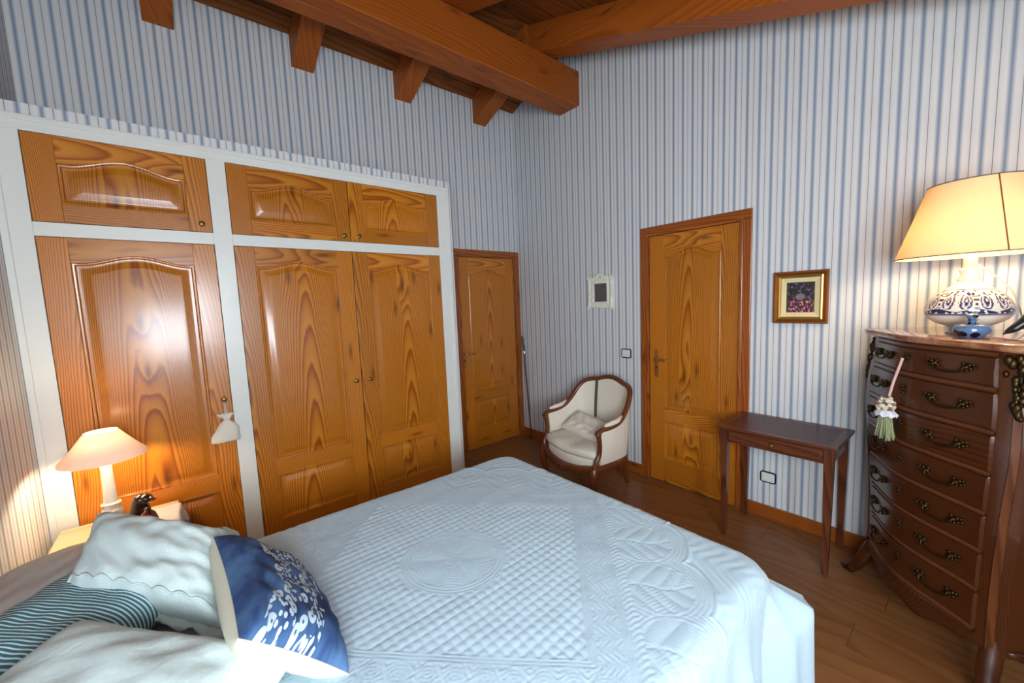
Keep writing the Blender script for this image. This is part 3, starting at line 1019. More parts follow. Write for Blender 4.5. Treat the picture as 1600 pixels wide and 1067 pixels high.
def quilt_h(x, y):
    s2 = math.sqrt(0.5)
    p = ((x - QC[0]) + (y - QC[1])) * s2
    q = ((x - QC[0]) - (y - QC[1])) * s2
    ap, aq = np.abs(p), np.abs(q)
    P0, Q0, BW = 0.45, 0.39, 0.13
    r = np.hypot(p, q * 1.08)
    th = np.arctan2(q, p)
    h = np.zeros_like(x)
    inp = (ap < P0) & (aq < Q0)
    sp_ = 0.030
    dia = np.sqrt(np.abs(np.sin(PI * x / sp_) * np.sin(PI * y / sp_)))
    h = np.where(inp, 0.0034 * dia, h)
    # medallion
    ringz = 0.0028 * np.abs(np.sin(PI * (r - 0.155) / 0.014))
    h = np.where(inp & (r < 0.197), ringz, h)
    fl6 = np.abs(np.sin(3 * th + 0.4))
    pet = 0.003 * np.where(r < 0.035, np.abs(np.sin(PI * r / 0.0117)), np.abs(np.sin(PI * (r + 0.035 * fl6) / 0.0135)) ** 0.7 * (0.45 + 0.55 * fl6))
    h = np.where(r < 0.155, pet, h)
    # straight bands
    cell = np.maximum(ap - P0, aq - Q0)
    band = (cell >= 0) & (cell < BW)
    isp = (ap - P0) > (aq - Q0)
    run = np.where(isp, q, p)
    edge = np.minimum(cell, BW - cell)
    wave = 0.0034 * np.abs(np.sin(PI * (cell + 0.016 * np.sin(2 * PI * run / 0.085)) / 0.011))
    cab = 0.0034 * np.abs(np.sin(PI * np.minimum(np.abs(cell - BW / 2 - 0.028 * np.sin(2 * PI * run / 0.15)), np.abs(cell - BW / 2 + 0.028 * np.sin(2 * PI * run / 0.15))) / 0.011))
    strips = 0.0034 * np.abs(np.sin(PI * edge / 0.0105))
    bandh = np.where(edge < 0.031, strips, np.where(isp & (p > 0), wave, cab))
    h = np.where(band, bandh, h)
    # floral border with scalloped rim
    out = cell >= BW
    pitch = 0.24
    ph = (run / pitch) - np.floor(run / pitch) - 0.5
    sc = 0.235 + 0.055 * np.sqrt(np.clip(1 - (2 * ph) ** 2, 0, 1))      # scallop depth beyond the band
    dd = cell - BW
    inb = out & (dd < sc)
    rr = np.hypot(ph * pitch, dd - 0.12)
    aa = np.arctan2(dd - 0.12, ph * pitch)
    echo = 0.0028 * np.abs(np.sin(PI * rr / 0.0135)) ** 0.7
    sx_ = ph * pitch + 0.012 * np.sin(dd * 30)
    lf = np.abs(np.sin(PI * (dd - 0.8 * np.abs(sx_)) / 0.058)) ** 0.5
    leaf = 0.0034 * lf * np.abs(np.sin(PI * (dd * 0.9 + 1.1 * np.abs(sx_)) / 0.0155)) ** 0.7 * np.clip(np.abs(sx_) / 0.006, 0, 1)
    stem = 0.0028 * np.abs(np.sin(PI * (run + 0.02 * np.sin(dd * 60)) / 0.02)) ** 0.7
    flo = np.where(rr > 0.112, echo, leaf)
    flo = np.where(dd < 0.03, stem, flo)
    rim = np.exp(-((dd - sc) / 0.006) ** 2) * 0.004
    h = np.where(inb, flo, h)
    h = np.where(out, h + rim, h)
    # plain margin: soft wrinkles
    plain = out & (dd >= sc)
    wr = 0.0007 * np.sin(60 * x + 9 * np.sin(11 * y)) * np.sin(34 * y + 5 * np.sin(17 * x)) + 0.0008 * np.sin(150 * (x + .5 * y) + 6 * np.sin(30 * y))
    h = np.where(plain, h + wr, h)
    h += 0.0012 * np.sin(23 * x + 3 * np.sin(9 * y)) * np.sin(19 * y + 2 * np.sin(13 * x))
    return h


def build_quilt():
    st = 0.0046
    hang_l, hang_r, hang_f = 0.28, 0.44, 0.20
    X = np.arange(BX0 - hang_l, BX1 + hang_r, st)
    Y = np.arange(-2.93, BY1 + hang_f, st)
    gx, gy = np.meshgrid(X, Y, indexing='ij')
    # head edge slightly slanted
    yh = -2.885 - 0.15 * np.clip(gx - 1.5, 0, 1.2)
    ymx = Y[-1]
    gy2 = yh + (gy + 2.93) * (ymx - yh) / (ymx + 2.93)
    rc = 0.11                                       # rounded corners of the bed in plan
    cx0, cx1, cy1 = BX0 + rc, BX1 - rc, BY1 - rc
    qx = np.clip(gx, cx0, cx1)
    qy = np.minimum(gy2, cy1)
    vx, vy = gx - qx, gy2 - qy
    ln = np.hypot(vx, vy)
    nx = np.where(ln > 1e-9, vx / np.maximum(ln, 1e-9), 0)
    ny = np.where(ln > 1e-9, vy / np.maximum(ln, 1e-9), 0)
    dist = ln - rc + 0.055                          # distance past the start of the rounded shoulder
    R = 0.062
    arc = R * PI / 2
    inside = dist <= 0
    th = np.clip(dist / R, 0, PI / 2)
    ox = R * np.sin(th)
    oz = -R * (1 - np.cos(th))
    down = np.maximum(dist - arc, 0)
    # folds and flare of the hanging part
    ang = np.arctan2(ny, nx)
    corner = np.clip(np.sin(2 * np.clip(ang, 0, PI / 2)), 0, 1)
    along = qy - (qx - cx1) + 0.35 * ang
    fold = (0.018 * np.sin(along * 21 + 0.6) + 0.010 * np.sin(along * 47 + 1.7)) * np.clip(down / 0.2, 0, 1)
    flare = 0.04 * down + 1.0 * corner ** 2 * np.minimum(down, 0.16)
    ox = ox + fold + flare
    oz = oz - down * np.where(down < 0.16, np.sqrt(np.clip(1 - (0.04 + 0.85 * corner ** 2) ** 2, 0.3, 1)), 0.985)
    base_r = rc - 0.055
    px = np.where(inside, gx, qx + nx * (base_r + ox))
    py = np.where(inside, gy2, qy + ny * (base_r + ox))
    pz = BZ + 0.008 + np.where(inside, 0, oz)
    # gentle undulation of the bed top
    pz += 0.006 * np.sin(2.3 * px + 1) * np.sin(2.9 * py)
    P = np.stack([px, py, pz], -1)
    # normals of the base surface
    du = np.gradient(P, axis=0)
    dv = np.gradient(P, axis=1)
    nn = np.cross(du, dv)
    nn /= np.maximum(np.linalg.norm(nn, axis=-1, keepdims=True), 1e-9)
    relief = quilt_h(gx, gy2) * (1 - 0.8 * np.clip(dist / 0.08, 0, 1) * corner) * (1 - 0.6 * np.clip(down / 0.1, 0, 1))
    P = P + nn * relief[..., None]
    a, b = P.shape[:2]
    under = np.maximum(P[..., 2], 0.02)
    P[..., 2] = under
    verts = P.reshape(-1, 3) - np.array([2.25, -2.2, 0])
    i = np.arange(a * b).reshape(a, b)
    quads = np.stack([i[:-1, :-1], i[1:, :-1], i[1:, 1:], i[:-1, 1:]], -1).reshape(-1, 4)
    me = bpy.data.meshes.new('quilt')
    me.vertices.add(len(verts))
    me.vertices.foreach_set('co', verts.astype(np.float32).ravel())
    me.loops.add(quads.size)
    me.loops.foreach_set('vertex_index', quads.astype(np.int32).ravel())
    me.polygons.add(len(quads))
    me.polygons.foreach_set('loop_start', np.arange(0, quads.size, 4, dtype=np.int32))
    me.polygons.foreach_set('use_smooth', np.ones(len(quads), dtype=bool))
    me.update(calc_edges=True)
    me.validate()
    me.materials.append(M['quilt_cloth'])
    o = bpy.data.objects.new('quilt', me)
    COL.objects.link(o)
    o.location = (2.25, -2.2, 0)
    tag(o, 'pale blue-white quilted bedspread with diamond stitching and round medallion', 'quilt')


build_quilt()


# ------------------------------------------------------------------ pillows
def pillow_pts(w, h, t, n=40, m=32, pinch=0.10, power=0.45, wr=0.006, seed=0, sag=0.0):
    """two sheets (front, back) of a pillow in local coords: x = width, y = height, z = thickness"""
    r = np.random.default_rng(seed)
    ph = r.uniform(0, 6, 8)
    a = np.sin(np.linspace(-PI / 2, PI / 2, n))
    b = np.sin(np.linspace(-PI / 2, PI / 2, m))
    A, B = np.meshgrid(a, b, indexing='ij')
    x = A * w / 2 * (1 - pinch * (1 - B ** 2) * A ** 2)
    y = B * h / 2 * (1 - pinch * (1 - A ** 2) * B ** 2)
    th = t / 2 * ((1 - A ** 4) * (1 - B ** 4)) ** power
    env = ((1 - A ** 2) * (1 - B ** 2)) ** 0.3
    wrk = wr * env * (np.sin(14 * A + 4 * np.sin(3 * B + ph[0]) + ph[1]) * np.sin(5 * B + ph[2]) + 0.7 * np.sin(9 * B + 6 * A * B + ph[3]) + 0.5 * np.sin(23 * A * B + 8 * B + ph[4]))
    bend = sag * (A ** 2)
    return A, B, np.stack([x, y, th + wrk + bend], -1), np.stack([x, y, -th + wrk * .4 + bend], -1)


def sheet(mb, P, A, B, flip=False):
    n, m = P.shape[:2]
    fs = []
    for i in range(n - 1):
        for j in range(m - 1):
            f = (i * m + j, (i + 1) * m + j, (i + 1) * m + j + 1, i * m + j + 1)
            fs.append(f[::-1] if flip else f)
    uv = [(float(u + 1) / 2, float(v + 1) / 2) for u, v in zip(A.ravel(), B.ravel())]
    mb.add([tuple(p) for p in P.reshape(-1, 3)], fs, uv)


def basis(xd, yd):
    x = Vector(xd).normalized()
    y = Vector(yd)
    y = (y - x * y.dot(x)).normalized()
    z = x.cross(y)
    return Matrix((x, y, z)).transposed().to_4x4()


def place(o, loc, rot):
    o.matrix_world = Matrix.Translation(loc) @ rot


def pillow(name, label, cat, w, h, t, loc, rot, mat, group=None, **kw):
    A, B, f, b = pillow_pts(w, h, t, **kw)
    mb = MB()
    sheet(mb, f, A, B)
    sheet(mb, b, A, B, True)
    o = mb.build(name, mat, smooth='all', loc=(0, 0, 0))
    bm = bmesh.new(); bm.from_mesh(o.data); bmesh.ops.remove_doubles(bm, verts=bm.verts, dist=1e-5); bm.to_mesh(o.data); bm.free()
    place(o, loc, rot)
    tag(o, label, cat, group)
    return o


# grey pillow lying against the wall
pillow('pillow', 'plain grey pillow lying flat against the striped wall', 'pillow', 0.56, 0.40, 0.14, (1.56, -3.32, 0.68),
       basis((1, 0.05, 0.02), (-0.05, 1, 0.08)), 'grey_fabric', seed=3, wr=0.004)
# green-blue striped pillow
pillow('striped_pillow', 'teal and white pinstriped pillow tucked behind the white sham', 'pillow', 0.44, 0.36, 0.15, (1.815, -3.27, 0.685),
       basis((0.72, 0.69, 0.0), (-0.69, 0.72, 0.10)), 'stripe_ticking', seed=5, wr=0.003)
# quilted white pillow in the foreground
pillow('quilted_pillow', 'white quilted pillow nearest the camera below the striped one', 'pillow', 0.62, 0.36, 0.19, (2.26, -3.17, 0.695),
       basis((0.75, 0.66, -0.03), (-0.66, 0.75, 0.06)), 'sham_cloth', seed=8, wr=0.005, power=0.3)
# white sham with scalloped edge
sham = thing('pillow_sham', 'plump white pillow sham with scalloped border and embroidery', 'pillow', (1.735, -3.095, 0.732))
SA, SB = Vector((0.72, 0.68, -0.10)).normalized(), Vector((-0.86, 0.16, 0.36)).normalized()   # soft pillow slumped into a skewed outline
SN = SA.cross(SB).normalized()


def slump(mb):
    mb.v = [tuple(SA * p[0] + SB * p[1] + SN * p[2]) for p in mb.v]
    return mb


A, B, f, b = pillow_pts(0.54, 0.34, 0.24, n=60, m=48, wr=0.007, seed=11)
mb = MB(); sheet(mb, f, A, B); sheet(mb, b, A, B, True)
slump(mb).build('body', 'sham_cloth', sham, smooth='all')
# scalloped flange round the edge
per = []
w2, h2 = 0.27, 0.17
N = 240
for k in range(N):
    s_ = k / N * 4
    side, q = int(s_), s_ - int(s_)
    q2 = 2 * q - 1
    if side == 0: A_, B_ = q2, -1
    elif side == 1: A_, B_ = 1, q2
    elif side == 2: A_, B_ = -q2, 1
    else: A_, B_ = -1, -q2
    x_ = A_ * w2 * (1 - 0.10 * (1 - B_ ** 2) * A_ ** 2)
    y_ = B_ * h2 * (1 - 0.10 * (1 - A_ ** 2) * B_ ** 2)
    nx_, ny_ = (0, -1) if side == 0 else (1, 0) if side == 1 else (0, 1) if side == 2 else (-1, 0)
    per.append((x_, y_, nx_, ny_, k))
loops = [[], [], []]
for (x_, y_, nx_, ny_, k) in per:
    sc_ = 0.014 + 0.016 * abs(math.sin(PI * k / 12))
    zz = 0.006 * math.sin(k * 0.9)
    loops[0].append((x_ - nx_ * .012, y_ - ny_ * .012, 0.004))
    loops[1].append((x_ + nx_ * sc_ * .5, y_ + ny_ * sc_ * .5, zz + .003))
    loops[2].append((x_ + nx_ * sc_, y_ + ny_ * sc_, -zz + .002))
mbf = slump(MB().loft(loops, True))
fo = mbf.build('scalloped_edge', 'sham_cloth', sham, smooth='all')
sd = fo.modifiers.new('solid', 'SOLIDIFY'); sd.thickness = 0.004
# scalloped seam across the face
pts = []
Af, Bf = A, B
for k in range(121):
    a_ = -0.93 + 1.86 * k / 120
    b_ = -0.80 - 0.03 * a_ + 0.085 * abs(math.sin(PI * k / 15))
    i_ = int(np.argmin(np.abs(Af[:, 0] - a_))); j_ = int(np.argmin(np.abs(Bf[0, :] - b_)))
    # bilinear-ish: evaluate surface by nearest in i, interpolate in both through direct formula
    th_ = 0.11 * ((1 - a_ ** 4) * (1 - b_ ** 4)) ** 0.45
    pts.append((a_ * w2 * (1 - .1 * (1 - b_ ** 2) * a_ ** 2), b_ * h2 * (1 - .1 * (1 - a_ ** 2) * b_ ** 2), float(f[i_, j_, 2]) + .004))
ptsS = [tuple(np.mean([pts[max(0, min(120, k + q))] for q in (-2, -1, 0, 1, 2)], axis=0)) for k in range(121)]
slump(MB().tube(ptsS, 0.0042, 6)).build('scalloped_seam', 'sham_cloth', sham, smooth='all')
# ties at the left end
for dy_ in (-.012, .012):
    slump(MB().tube([(-.27, -.17, .01), (-.29, -.20 + dy_, .02), (-.31, -.21 + dy_ * 2.4, .012), (-.325, -.21 + dy_ * 3, -.01)], [.006, .004, .004, .003], 6)).build('tie', 'sham_cloth', sham, smooth=True)
# blue printed cushion
crot = basis((0.999, 0.04, 0), (-0.027, 0.67, -0.742))
cush = thing('printed_cushion', 'blue cushion printed with white blossoms leaning on the sham', 'cushion', (2.148, -2.829, 0.722))
cush.matrix_world = Matrix.Translation((2.148, -2.829, 0.722)) @ crot
A, B, f, b = pillow_pts(0.53, 0.32, 0.15, n=48, m=36, wr=0.004, seed=21, pinch=0.07)
mb = MB(); sheet(mb, f, A, B); mb.build('front_panel', 'blue_print', cush, smooth='all', label='blue front printed with white blossoms')
mb = MB(); sheet(mb, b, A, B, True); mb.build('back_panel', 'beige_linen', cush, smooth='all', label='plain cream back')
ed = [tuple(f[i, 0]) for i in range(48)] + [tuple(f[47, j]) for j in range(1, 36)] + [tuple(f[i, 35]) for i in range(46, -1, -1)] + [tuple(f[0, j]) for j in range(34, 0, -1)]
MB().tube(ed + [ed[0]], 0.0028, 6, caps=False).build('seam', 'beige_linen', cush, smooth='all')

# ------------------------------------------------------------------ bedside table and what stands on it
NX0, NX1, NY0, NY1, NZ = 0.66, 1.10, -3.50, -3.07, 0.550
ns = thing('bedside_table', 'cream bedside table between the bed and the wardrobe', 'bedside table', ((NX0 + NX1) / 2, (NY0 + NY1) / 2, 0))
no = tuple(ns.location)
MB().box((NX0, NY0, NZ - .025), (NX1, NY1, NZ), grain=1).build('top', 'cream_wood', ns, org=no, bevel=0.006)
MB().box((NX0 + .02, NY0 + .01, 0.12), (NX1 - .02, NY1 - .02, NZ - .025), grain=1).build('body', 'cream_wood', ns, org=no, bevel=0.003)
dr_ = MB().box((NX1 - .02, NY0 + .03, 0.42), (NX1 - .004, NY1 - .04, NZ - .04), grain=1).build('drawer', 'cream_wood', ns, org=no, bevel=0.003)
MB().ball((NX1 + .008, (NY0 + NY1) / 2, 0.49), 0.014).build('knob', 'brass_old', dr_, smooth='all', org=no)
for sx in (NX0 + .04, NX1 - .04):
    for sy in (NY0 + .04, NY1 - .05):
        MB().loft([[(sx - r, sy - r, z), (sx + r, sy - r, z), (sx + r, sy + r, z), (sx - r, sy + r, z)] for r, z in ((.012, 0), (.02, .12))], True, True, True).build('leg', 'cream_wood', ns, org=no)
# cloth over the room-side end of the table, white with a blue border
cl = thing('table_cloth', 'small white cloth with blue border over the bedside table edge', 'cloth', (0.95, -3.1, NZ))
co_ = (0.95, -3.1, NZ)
n1, n2 = 30, 26


def cloth_pt(a, b):
    """a: along x over the table, b: along y and over the room-side edge"""
    x_ = NX0 + .06 + a * (NX1 - NX0 - .02)
    yb = NY1 - .15 + b * 0.39
    ex, ey = max(0, x_ - NX1), max(0, yb - NY1 - .004)
    r = math.hypot(ex, ey)
    z_ = NZ + .004
    px_, py_ = min(x_, NX1 + .006), min(yb, NY1 + .008)
    if r > 0:
        z_ -= r
        px_ += 0.10 * ex + .012 * math.sin(9 * b) * min(1, r / .05)
        py_ += 0.18 * ey + .012 * math.sin(14 * a) * min(1, r / .05)
    return (px_, py_, z_ + .0015 * math.sin(12 * a) * math.sin(10 * b))


def cloth_part(name, mat, b0, b1):
    g = [[cloth_pt(i / n1, b0 + (b1 - b0) * j / n2) for j in range(n2 + 1)] for i in range(n1 + 1)]
    o = MB().loft(g, False).build(name, mat, cl, smooth='all', org=co_)
    s_ = o.modifiers.new('solid', 'SOLIDIFY'); s_.thickness = 0.003; s_.offset = 1
    return o


cloth_part('cloth_field', 'cloth_white', 0.0, 0.62)
cloth_part('cloth_border', 'cloth_blue', 0.62, 1.0)


def table_lamp_shade(mb, r0, r1, z0, z1, n=48, th=0.002, sx=1, sy=1):
    for q in (0, -th):
        mb.lathe([(r0 + q, z0), (r0 + (r1 - r0) * .33 + q, z0 + (z1 - z0) * .33), (r0 + (r1 - r0) * .66 + q, z0 + (z1 - z0) * .66), (r1 + q, z1)], n=n, cap0=False, cap1=False, sx=sx, sy=sy)
    return mb


# bedside lamp
lx, ly = 0.835, -3.298
bl = thing('bedside_lamp', 'small lit lamp with pale rose coolie shade on white turned stem', 'lamp', (lx, ly, NZ))
MB().lathe([(0.062, 0), (0.064, .006), (0.055, .016), (0.030, .030), (0.020, .055), (0.034, .072), (0.040, .082), (0.036, .105), (0.024, .118), (0.023, .124), (0.035, .128), (0.036, .134), (0.026, .140), (0.024, .16), (0.020, .28), (0.021, .325), (0.014, .33)], n=28).build('stem', 'lamp_white', bl, smooth=50)
MB().lathe([(0.013, .33), (0.013, .37), (0.010, .375)], n=16).build('socket', 'brass_old', bl, smooth=50)
ZS0, ZS1 = 0.352, 0.478
mb = MB()
for q in (0, -.002):
    mb.lathe([(0.150 + q, ZS0), (0.150 + q, ZS0 + .008), (0.124 + q, ZS0 + .036), (0.096 + q, ZS0 + .072), (0.058 + q, ZS1)], n=48, cap0=False, cap1=False)
MB_sh = mb.build('shade', 'shade_rose', bl, smooth='all', label='pale rose cone shade glowing at the top')
MB().tube([(0.058 * math.cos(a), 0.058 * math.sin(a), ZS1) for a in [2 * PI * k / 32 for k in range(33)]], .0014, 5).build('wire_ring', 'brass_old', MB_sh)
for k in range(3):
    a = 2 * PI * k / 3 + .4
    MB().tube([(0.012 * math.cos(a), .012 * math.sin(a), .375), (0.057 * math.cos(a), .057 * math.sin(a), ZS1)], .0012, 5).build('wire_spoke', 'brass_old', MB_sh)
MB().ball((0, 0, 0.41), (0.022, .022, .032), 16, 10).build('bulb', 'bulb_bedside', bl, smooth='all')

# dark glazed bird-like figurine, red mottled ornament and spectacles on the cloth
fx, fy = 0.918, -3.208
fg = thing('glazed_figurine', 'dark glossy brown animal figurine beside the small lamp', 'figurine', (fx, fy, NZ))
fg.scale = (0.9, 0.9, 0.86)
prof = [(0.034, 0.0), (0.042, 0.02), (0.046, 0.06), (0.044, 0.10), (0.037, 0.135), (0.033, 0.155), (0.030, 0.175), (0.020, 0.192), (0.006, 0.198)]
loops = [[(r * math.cos(2 * PI * k / 24) * (1.0 if z < .14 else 1.05) + z * .05, r * math.sin(2 * PI * k / 24) + z * .10, z) for k in range(24)] for r, z in prof]
MB().loft(loops, True, True, True).build('body', 'dark_glaze', fg, smooth=60)
MB().ball((0.018, 0.040, 0.168), (0.030, 0.030, 0.028), 16, 10).build('head', 'dark_glaze', fg, smooth='all')
for s_ in (-1, 1):
    MB().ball((0.040, 0.046 + s_ * .014, 0.176), 0.005, 8, 6).build('eye', 'white_plaster', fg, smooth='all')
MB().ball((0.030, 0.066, 0.160), (0.012, .016, .009), 10, 6).build('snout', 'brass_old', fg, smooth='all')
rb = thing('mottled_ornament', 'small mottled red and black glazed ornament beside the dark figurine', 'ornament', (1.0, -3.165, NZ + .006))
rb.scale = (0.8, 0.8, 0.78)
prof = [(0.022, 0.0), (0.034, 0.012), (0.044, 0.045), (0.043, 0.082), (0.032, 0.116), (0.019, 0.130), (0.012, 0.136)]
MB().lathe(prof, n=24).build('body', 'red_glaze', rb, smooth=60)
MB().lathe([(0.014, .135), (0.017, .142), (0.012, .15), (0.004, .154)], n=16).build('stopper', 'dark_glaze', rb, smooth=60)
sg = thing('spectacles', 'dark-rimmed spectacles folded on the bedside cloth', 'spectacles', (1.06, -3.105, NZ + .008), 0.9)
for s_ in (-1, 1):
    lens = [(s_ * .033 + .024 * math.cos(2 * PI * k / 20), 0, .019 + .019 * math.sin(2 * PI * k / 20)) for k in range(21)]
    MB().tube(lens, .0024, 6, caps=False).build('rim', 'black_plastic', sg, smooth='all')
    MB().tube([(s_ * .057, 0, .026), (s_ * .056, .05, .024), (s_ * .03, .06, .022)], .002, 6).build('temple', 'black_plastic', sg, smooth='all')
MB().tube([(-.010, 0, .022), (0, -.004, .026), (.010, 0, .022)], .002, 6).build('bridge', 'black_plastic', sg, smooth='all')

# ------------------------------------------------------------------ lace sachet on the wardrobe knob
sx_, sy_, sz_ = DW + .034, -2.821, 1.04
sa = thing('lace_sachet', 'small cream lace drawstring bag hanging from the wardrobe knob', 'sachet', (sx_, sy_, sz_ - .23))
so = (sx_, sy_, sz_ - .23)
n = 28
lev = [(0.066, .016, 0.0), (0.070, .022, .012), (0.066, .028, .04), (0.056, .028, .075), (0.038, .022, .105), (0.016, .012, .122), (0.014, .011, .130), (0.026, .014, .142), (0.040, .012, .158), (0.043, .010, .164)]
loops = []
for w_, d_, z_ in lev:
    ruf = .005 if z_ > .135 else 0.002
    loops.append([(so[0] + d_ * math.sin(2 * PI * k / n) + ruf * math.sin(5 * k), so[1] + w_ * math.cos(2 * PI * k / n) - .012 * (z_ < .06), so[2] + z_ + ruf * math.sin(3 * k)) for k in range(n)])
MB().loft(loops, True, True, False).build('bag', 'cushion_fabric', sa, smooth='all', org=so)
MB().tube([(so[0] + .012 * math.sin(a), so[1] + .016 * math.cos(a), so[2] + .126) for a in [2 * PI * k / 20 for k in range(21)]], .0025, 6, caps=False).build('drawstring', 'string_cream', sa, smooth='all', org=so)
for dy_, dd in ((-.010, .002), (.012, -.002), (-.003, .004), (.004, -.004)):
    MB().tube([(so[0] + .01, so[1] + dy_, so[2] + .128), (so[0] + .008 + dd, so[1] + dy_ * .7, so[2] + .18), (sx_ - .012, sy_ + dy_ * .4, sz_ + .003)], .0016, 5).build('string', 'string_cream', sa, smooth='all', org=so)

# ------------------------------------------------------------------ walking stick in the corner
ws = thing('walking_stick', 'dark walking stick leaning in the corner beside the pine door', 'walking stick', (0.185, -0.055, 0))
wo = (0.185, -0.055, 0)
p0, p1 = Vector((0.185, -0.055, 0.0)), Vector((0.078, -0.022, 0.96))
dv_ = p1 - p0
MB().tube([p0 + dv_ * .03, p0 + dv_ * .5, p1], [.007, .008, .010], 10).build('shaft', 'stick_wood', ws, smooth=True, org=wo)
MB().tube([p0, p0 + dv_ * .03], [.009, .009], 10).build('ferrule', 'black_plastic', ws, smooth=True, org=wo)
MB().tube([p1, p1 + dv_ * .03], [.012, .012], 10).build('collar', 'silver', ws, smooth=True, org=wo)
hp = p1 + dv_ * .03
MB().tube([hp, hp + Vector((-.004, -.002, .05)), hp + Vector((-.012, -.004, .10)), hp + Vector((-.010, -.006, .14)), hp + Vector((-.016, -.012, .17))], [.011, .013, .011, .012, .006], 10).build('grip', 'black_wood', ws, smooth=True, org=wo)


# ------------------------------------------------------------------ pictures, switch, socket
def frame_loft(parent, name, mat, x0, x1, z0, z1, prof, smooth=False):
    """rectangular frame swept with profile (inset, depth) on the wall y = 0"""
    loops = []
    for ins, d_ in prof:
        loops.append([(x0 + ins, -d_, z0 + ins), (x1 - ins, -d_, z0 + ins), (x1 - ins, -d_, z1 - ins), (x0 + ins, -d_, z1 - ins)])
    return MB().loft(loops, True).build(name, mat, parent, org=tuple(parent.location), smooth=smooth)


gp = thing('framed_painting', 'small dark flower painting in a stepped gold frame by the door', 'painting', (2.673, 0, 1.503))
px0, px1, pz0, pz1 = 2.533, 2.814, 1.342, 1.664
frame_loft(gp, 'outer_frame', 'gold_bronze', px0, px1, pz0, pz1, [(0, 0.0), (0, .028), (.004, .032), (.010, .032), (.016, .026), (.024, .020), (.026, .020)])
frame_loft(gp, 'inner_frame', 'gold_bright', px0, px1, pz0, pz1, [(.025, .018), (.026, .026), (.032, .028), (.038, .024), (.042, .018)])
frame_loft(gp, 'liner', 'liner_cream', px0, px1, pz0, pz1, [(.040, .018), (.042, .019), (.066, .012), (.070, .010)])
ci = .066
vs = [(px0 + ci, -.011, pz0 + ci), (px1 - ci, -.011, pz0 + ci), (px1 - ci, -.011, pz1 - ci), (px0 + ci, -.011, pz1 - ci), (px0 + ci, -.006, pz0 + ci), (px1 - ci, -.006, pz0 + ci), (px1 - ci, -.006, pz1 - ci), (px0 + ci, -.006, pz1 - ci)]
MB().add(vs, [(0, 1, 2, 3), (4, 7, 6, 5), (0, 4, 5, 1), (1, 5, 6, 2), (2, 6, 7, 3), (3, 7, 4, 0)], [(0, 0), (1, 0), (1, 1), (0, 1)] * 2).build('canvas', 'flower_painting', gp, org=tuple(gp.location))

mr = thing('wall_mirror', 'little mirror in an ornate white plaster frame above the armchair', 'mirror', (1.155, 0, 1.60))
mo = tuple(mr.location)
mx0, mx1, mz0, mz1 = 1.022, 1.288, 1.462, 1.738
frame_loft(mr, 'frame', 'white_plaster', mx0, mx1, mz0, mz1, [(0, 0.0), (0, .016), (.008, .026), (.020, .030), (.032, .024), (.045, .030), (.055, .030), (.058, .010)])
MB().box((mx0 + .054, -.014, mz0 + .054), (mx1 - .054, -.006, mz1 - .054)).build('mirror_glass', 'mirror_glass', mr, org=mo)
mb = MB()
rr_ = random.Random(4)
for k in range(64):                                     # leaf scrolls around the frame
    s_ = k / 64 * 4
    side, q = int(s_), s_ - int(s_)
    W_, H_ = mx1 - mx0, mz1 - mz0
    pos = [(mx0 + q * W_, mz0), (mx1, mz0 + q * H_), (mx1 - q * W_, mz1), (mx0, mz1 - q * H_)][side]
    cin = (pos[0] + (1.155 - pos[0]) * .07, pos[1] + (1.60 - pos[1]) * .07)
    rad = rr_.uniform(.008, .014)
    mb.ball((cin[0] + rr_.uniform(-.005, .005), -.024, cin[1] + rr_.uniform(-.005, .005)), (rad * rr_.uniform(.8, 1.5), .012, rad * rr_.uniform(.8, 1.5)), 8, 6)
for sx in (-1, 1):
    for sz in (-1, 1):
        cxn, czn = 1.155 + sx * .128, 1.60 + sz * .133
        for a in range(5):
            an = a * 2 * PI / 5 + .3
            mb.ball((cxn + .012 * math.cos(an), -.028, czn + .012 * math.sin(an)), (.010, .010, .010), 8, 6)
mb.build('leaf_scrolls', 'white_plaster', mr, smooth='all', org=mo)
mb = MB()
for k in range(7):
    a = PI * k / 6
    mb.ball((1.155 + .030 * math.cos(a), -.028, 1.745 + .020 * math.sin(a)), (.013, .011, .013), 8, 6)
for k in range(9):
    mb.ball((1.155 + (k - 4) * .022, -.026, 1.742 + .010 * math.cos((k - 4) * .5)), (.011, .010, .009), 8, 6)
mb.build('crest', 'white_plaster', mr, smooth='all', org=mo)


def plate(name, label, x0, x1, z0, z1):
    o = thing(name, label, name.split('_')[-1] if 'socket' in name else 'switch', ((x0 + x1) / 2, 0, (z0 + z1) / 2))
    og = tuple(o.location)

    def rrect(ins, d_, r=.016, n=6):
        a0_, a1_, b0, b1 = x0 + ins, x1 - ins, z0 + ins, z1 - ins
        r = max(.003, r - ins)
        pts = []
        for cx_, cz_, st in ((a1_ - r, b1 - r, 0), (a0_ + r, b1 - r, PI / 2), (a0_ + r, b0 + r, PI), (a1_ - r, b0 + r, 3 * PI / 2)):
            for k in range(n + 1):
                a = st + PI / 2 * k / n
                pts.append((cx_ + r * math.cos(a), -d_, cz_ + r * math.sin(a)))
        return pts
    MB().loft([rrect(0, 0), rrect(0, .008), rrect(.002, .010), rrect(.008, .010), rrect(.009, .006)], True).build('surround', 'black_plastic', o, org=og)
    MB().loft([rrect(.008, .004), rrect(.008, .009), rrect(.011, .011)], True, False, True).build('face_plate', 'white_plastic', o, org=og)
    return o, og


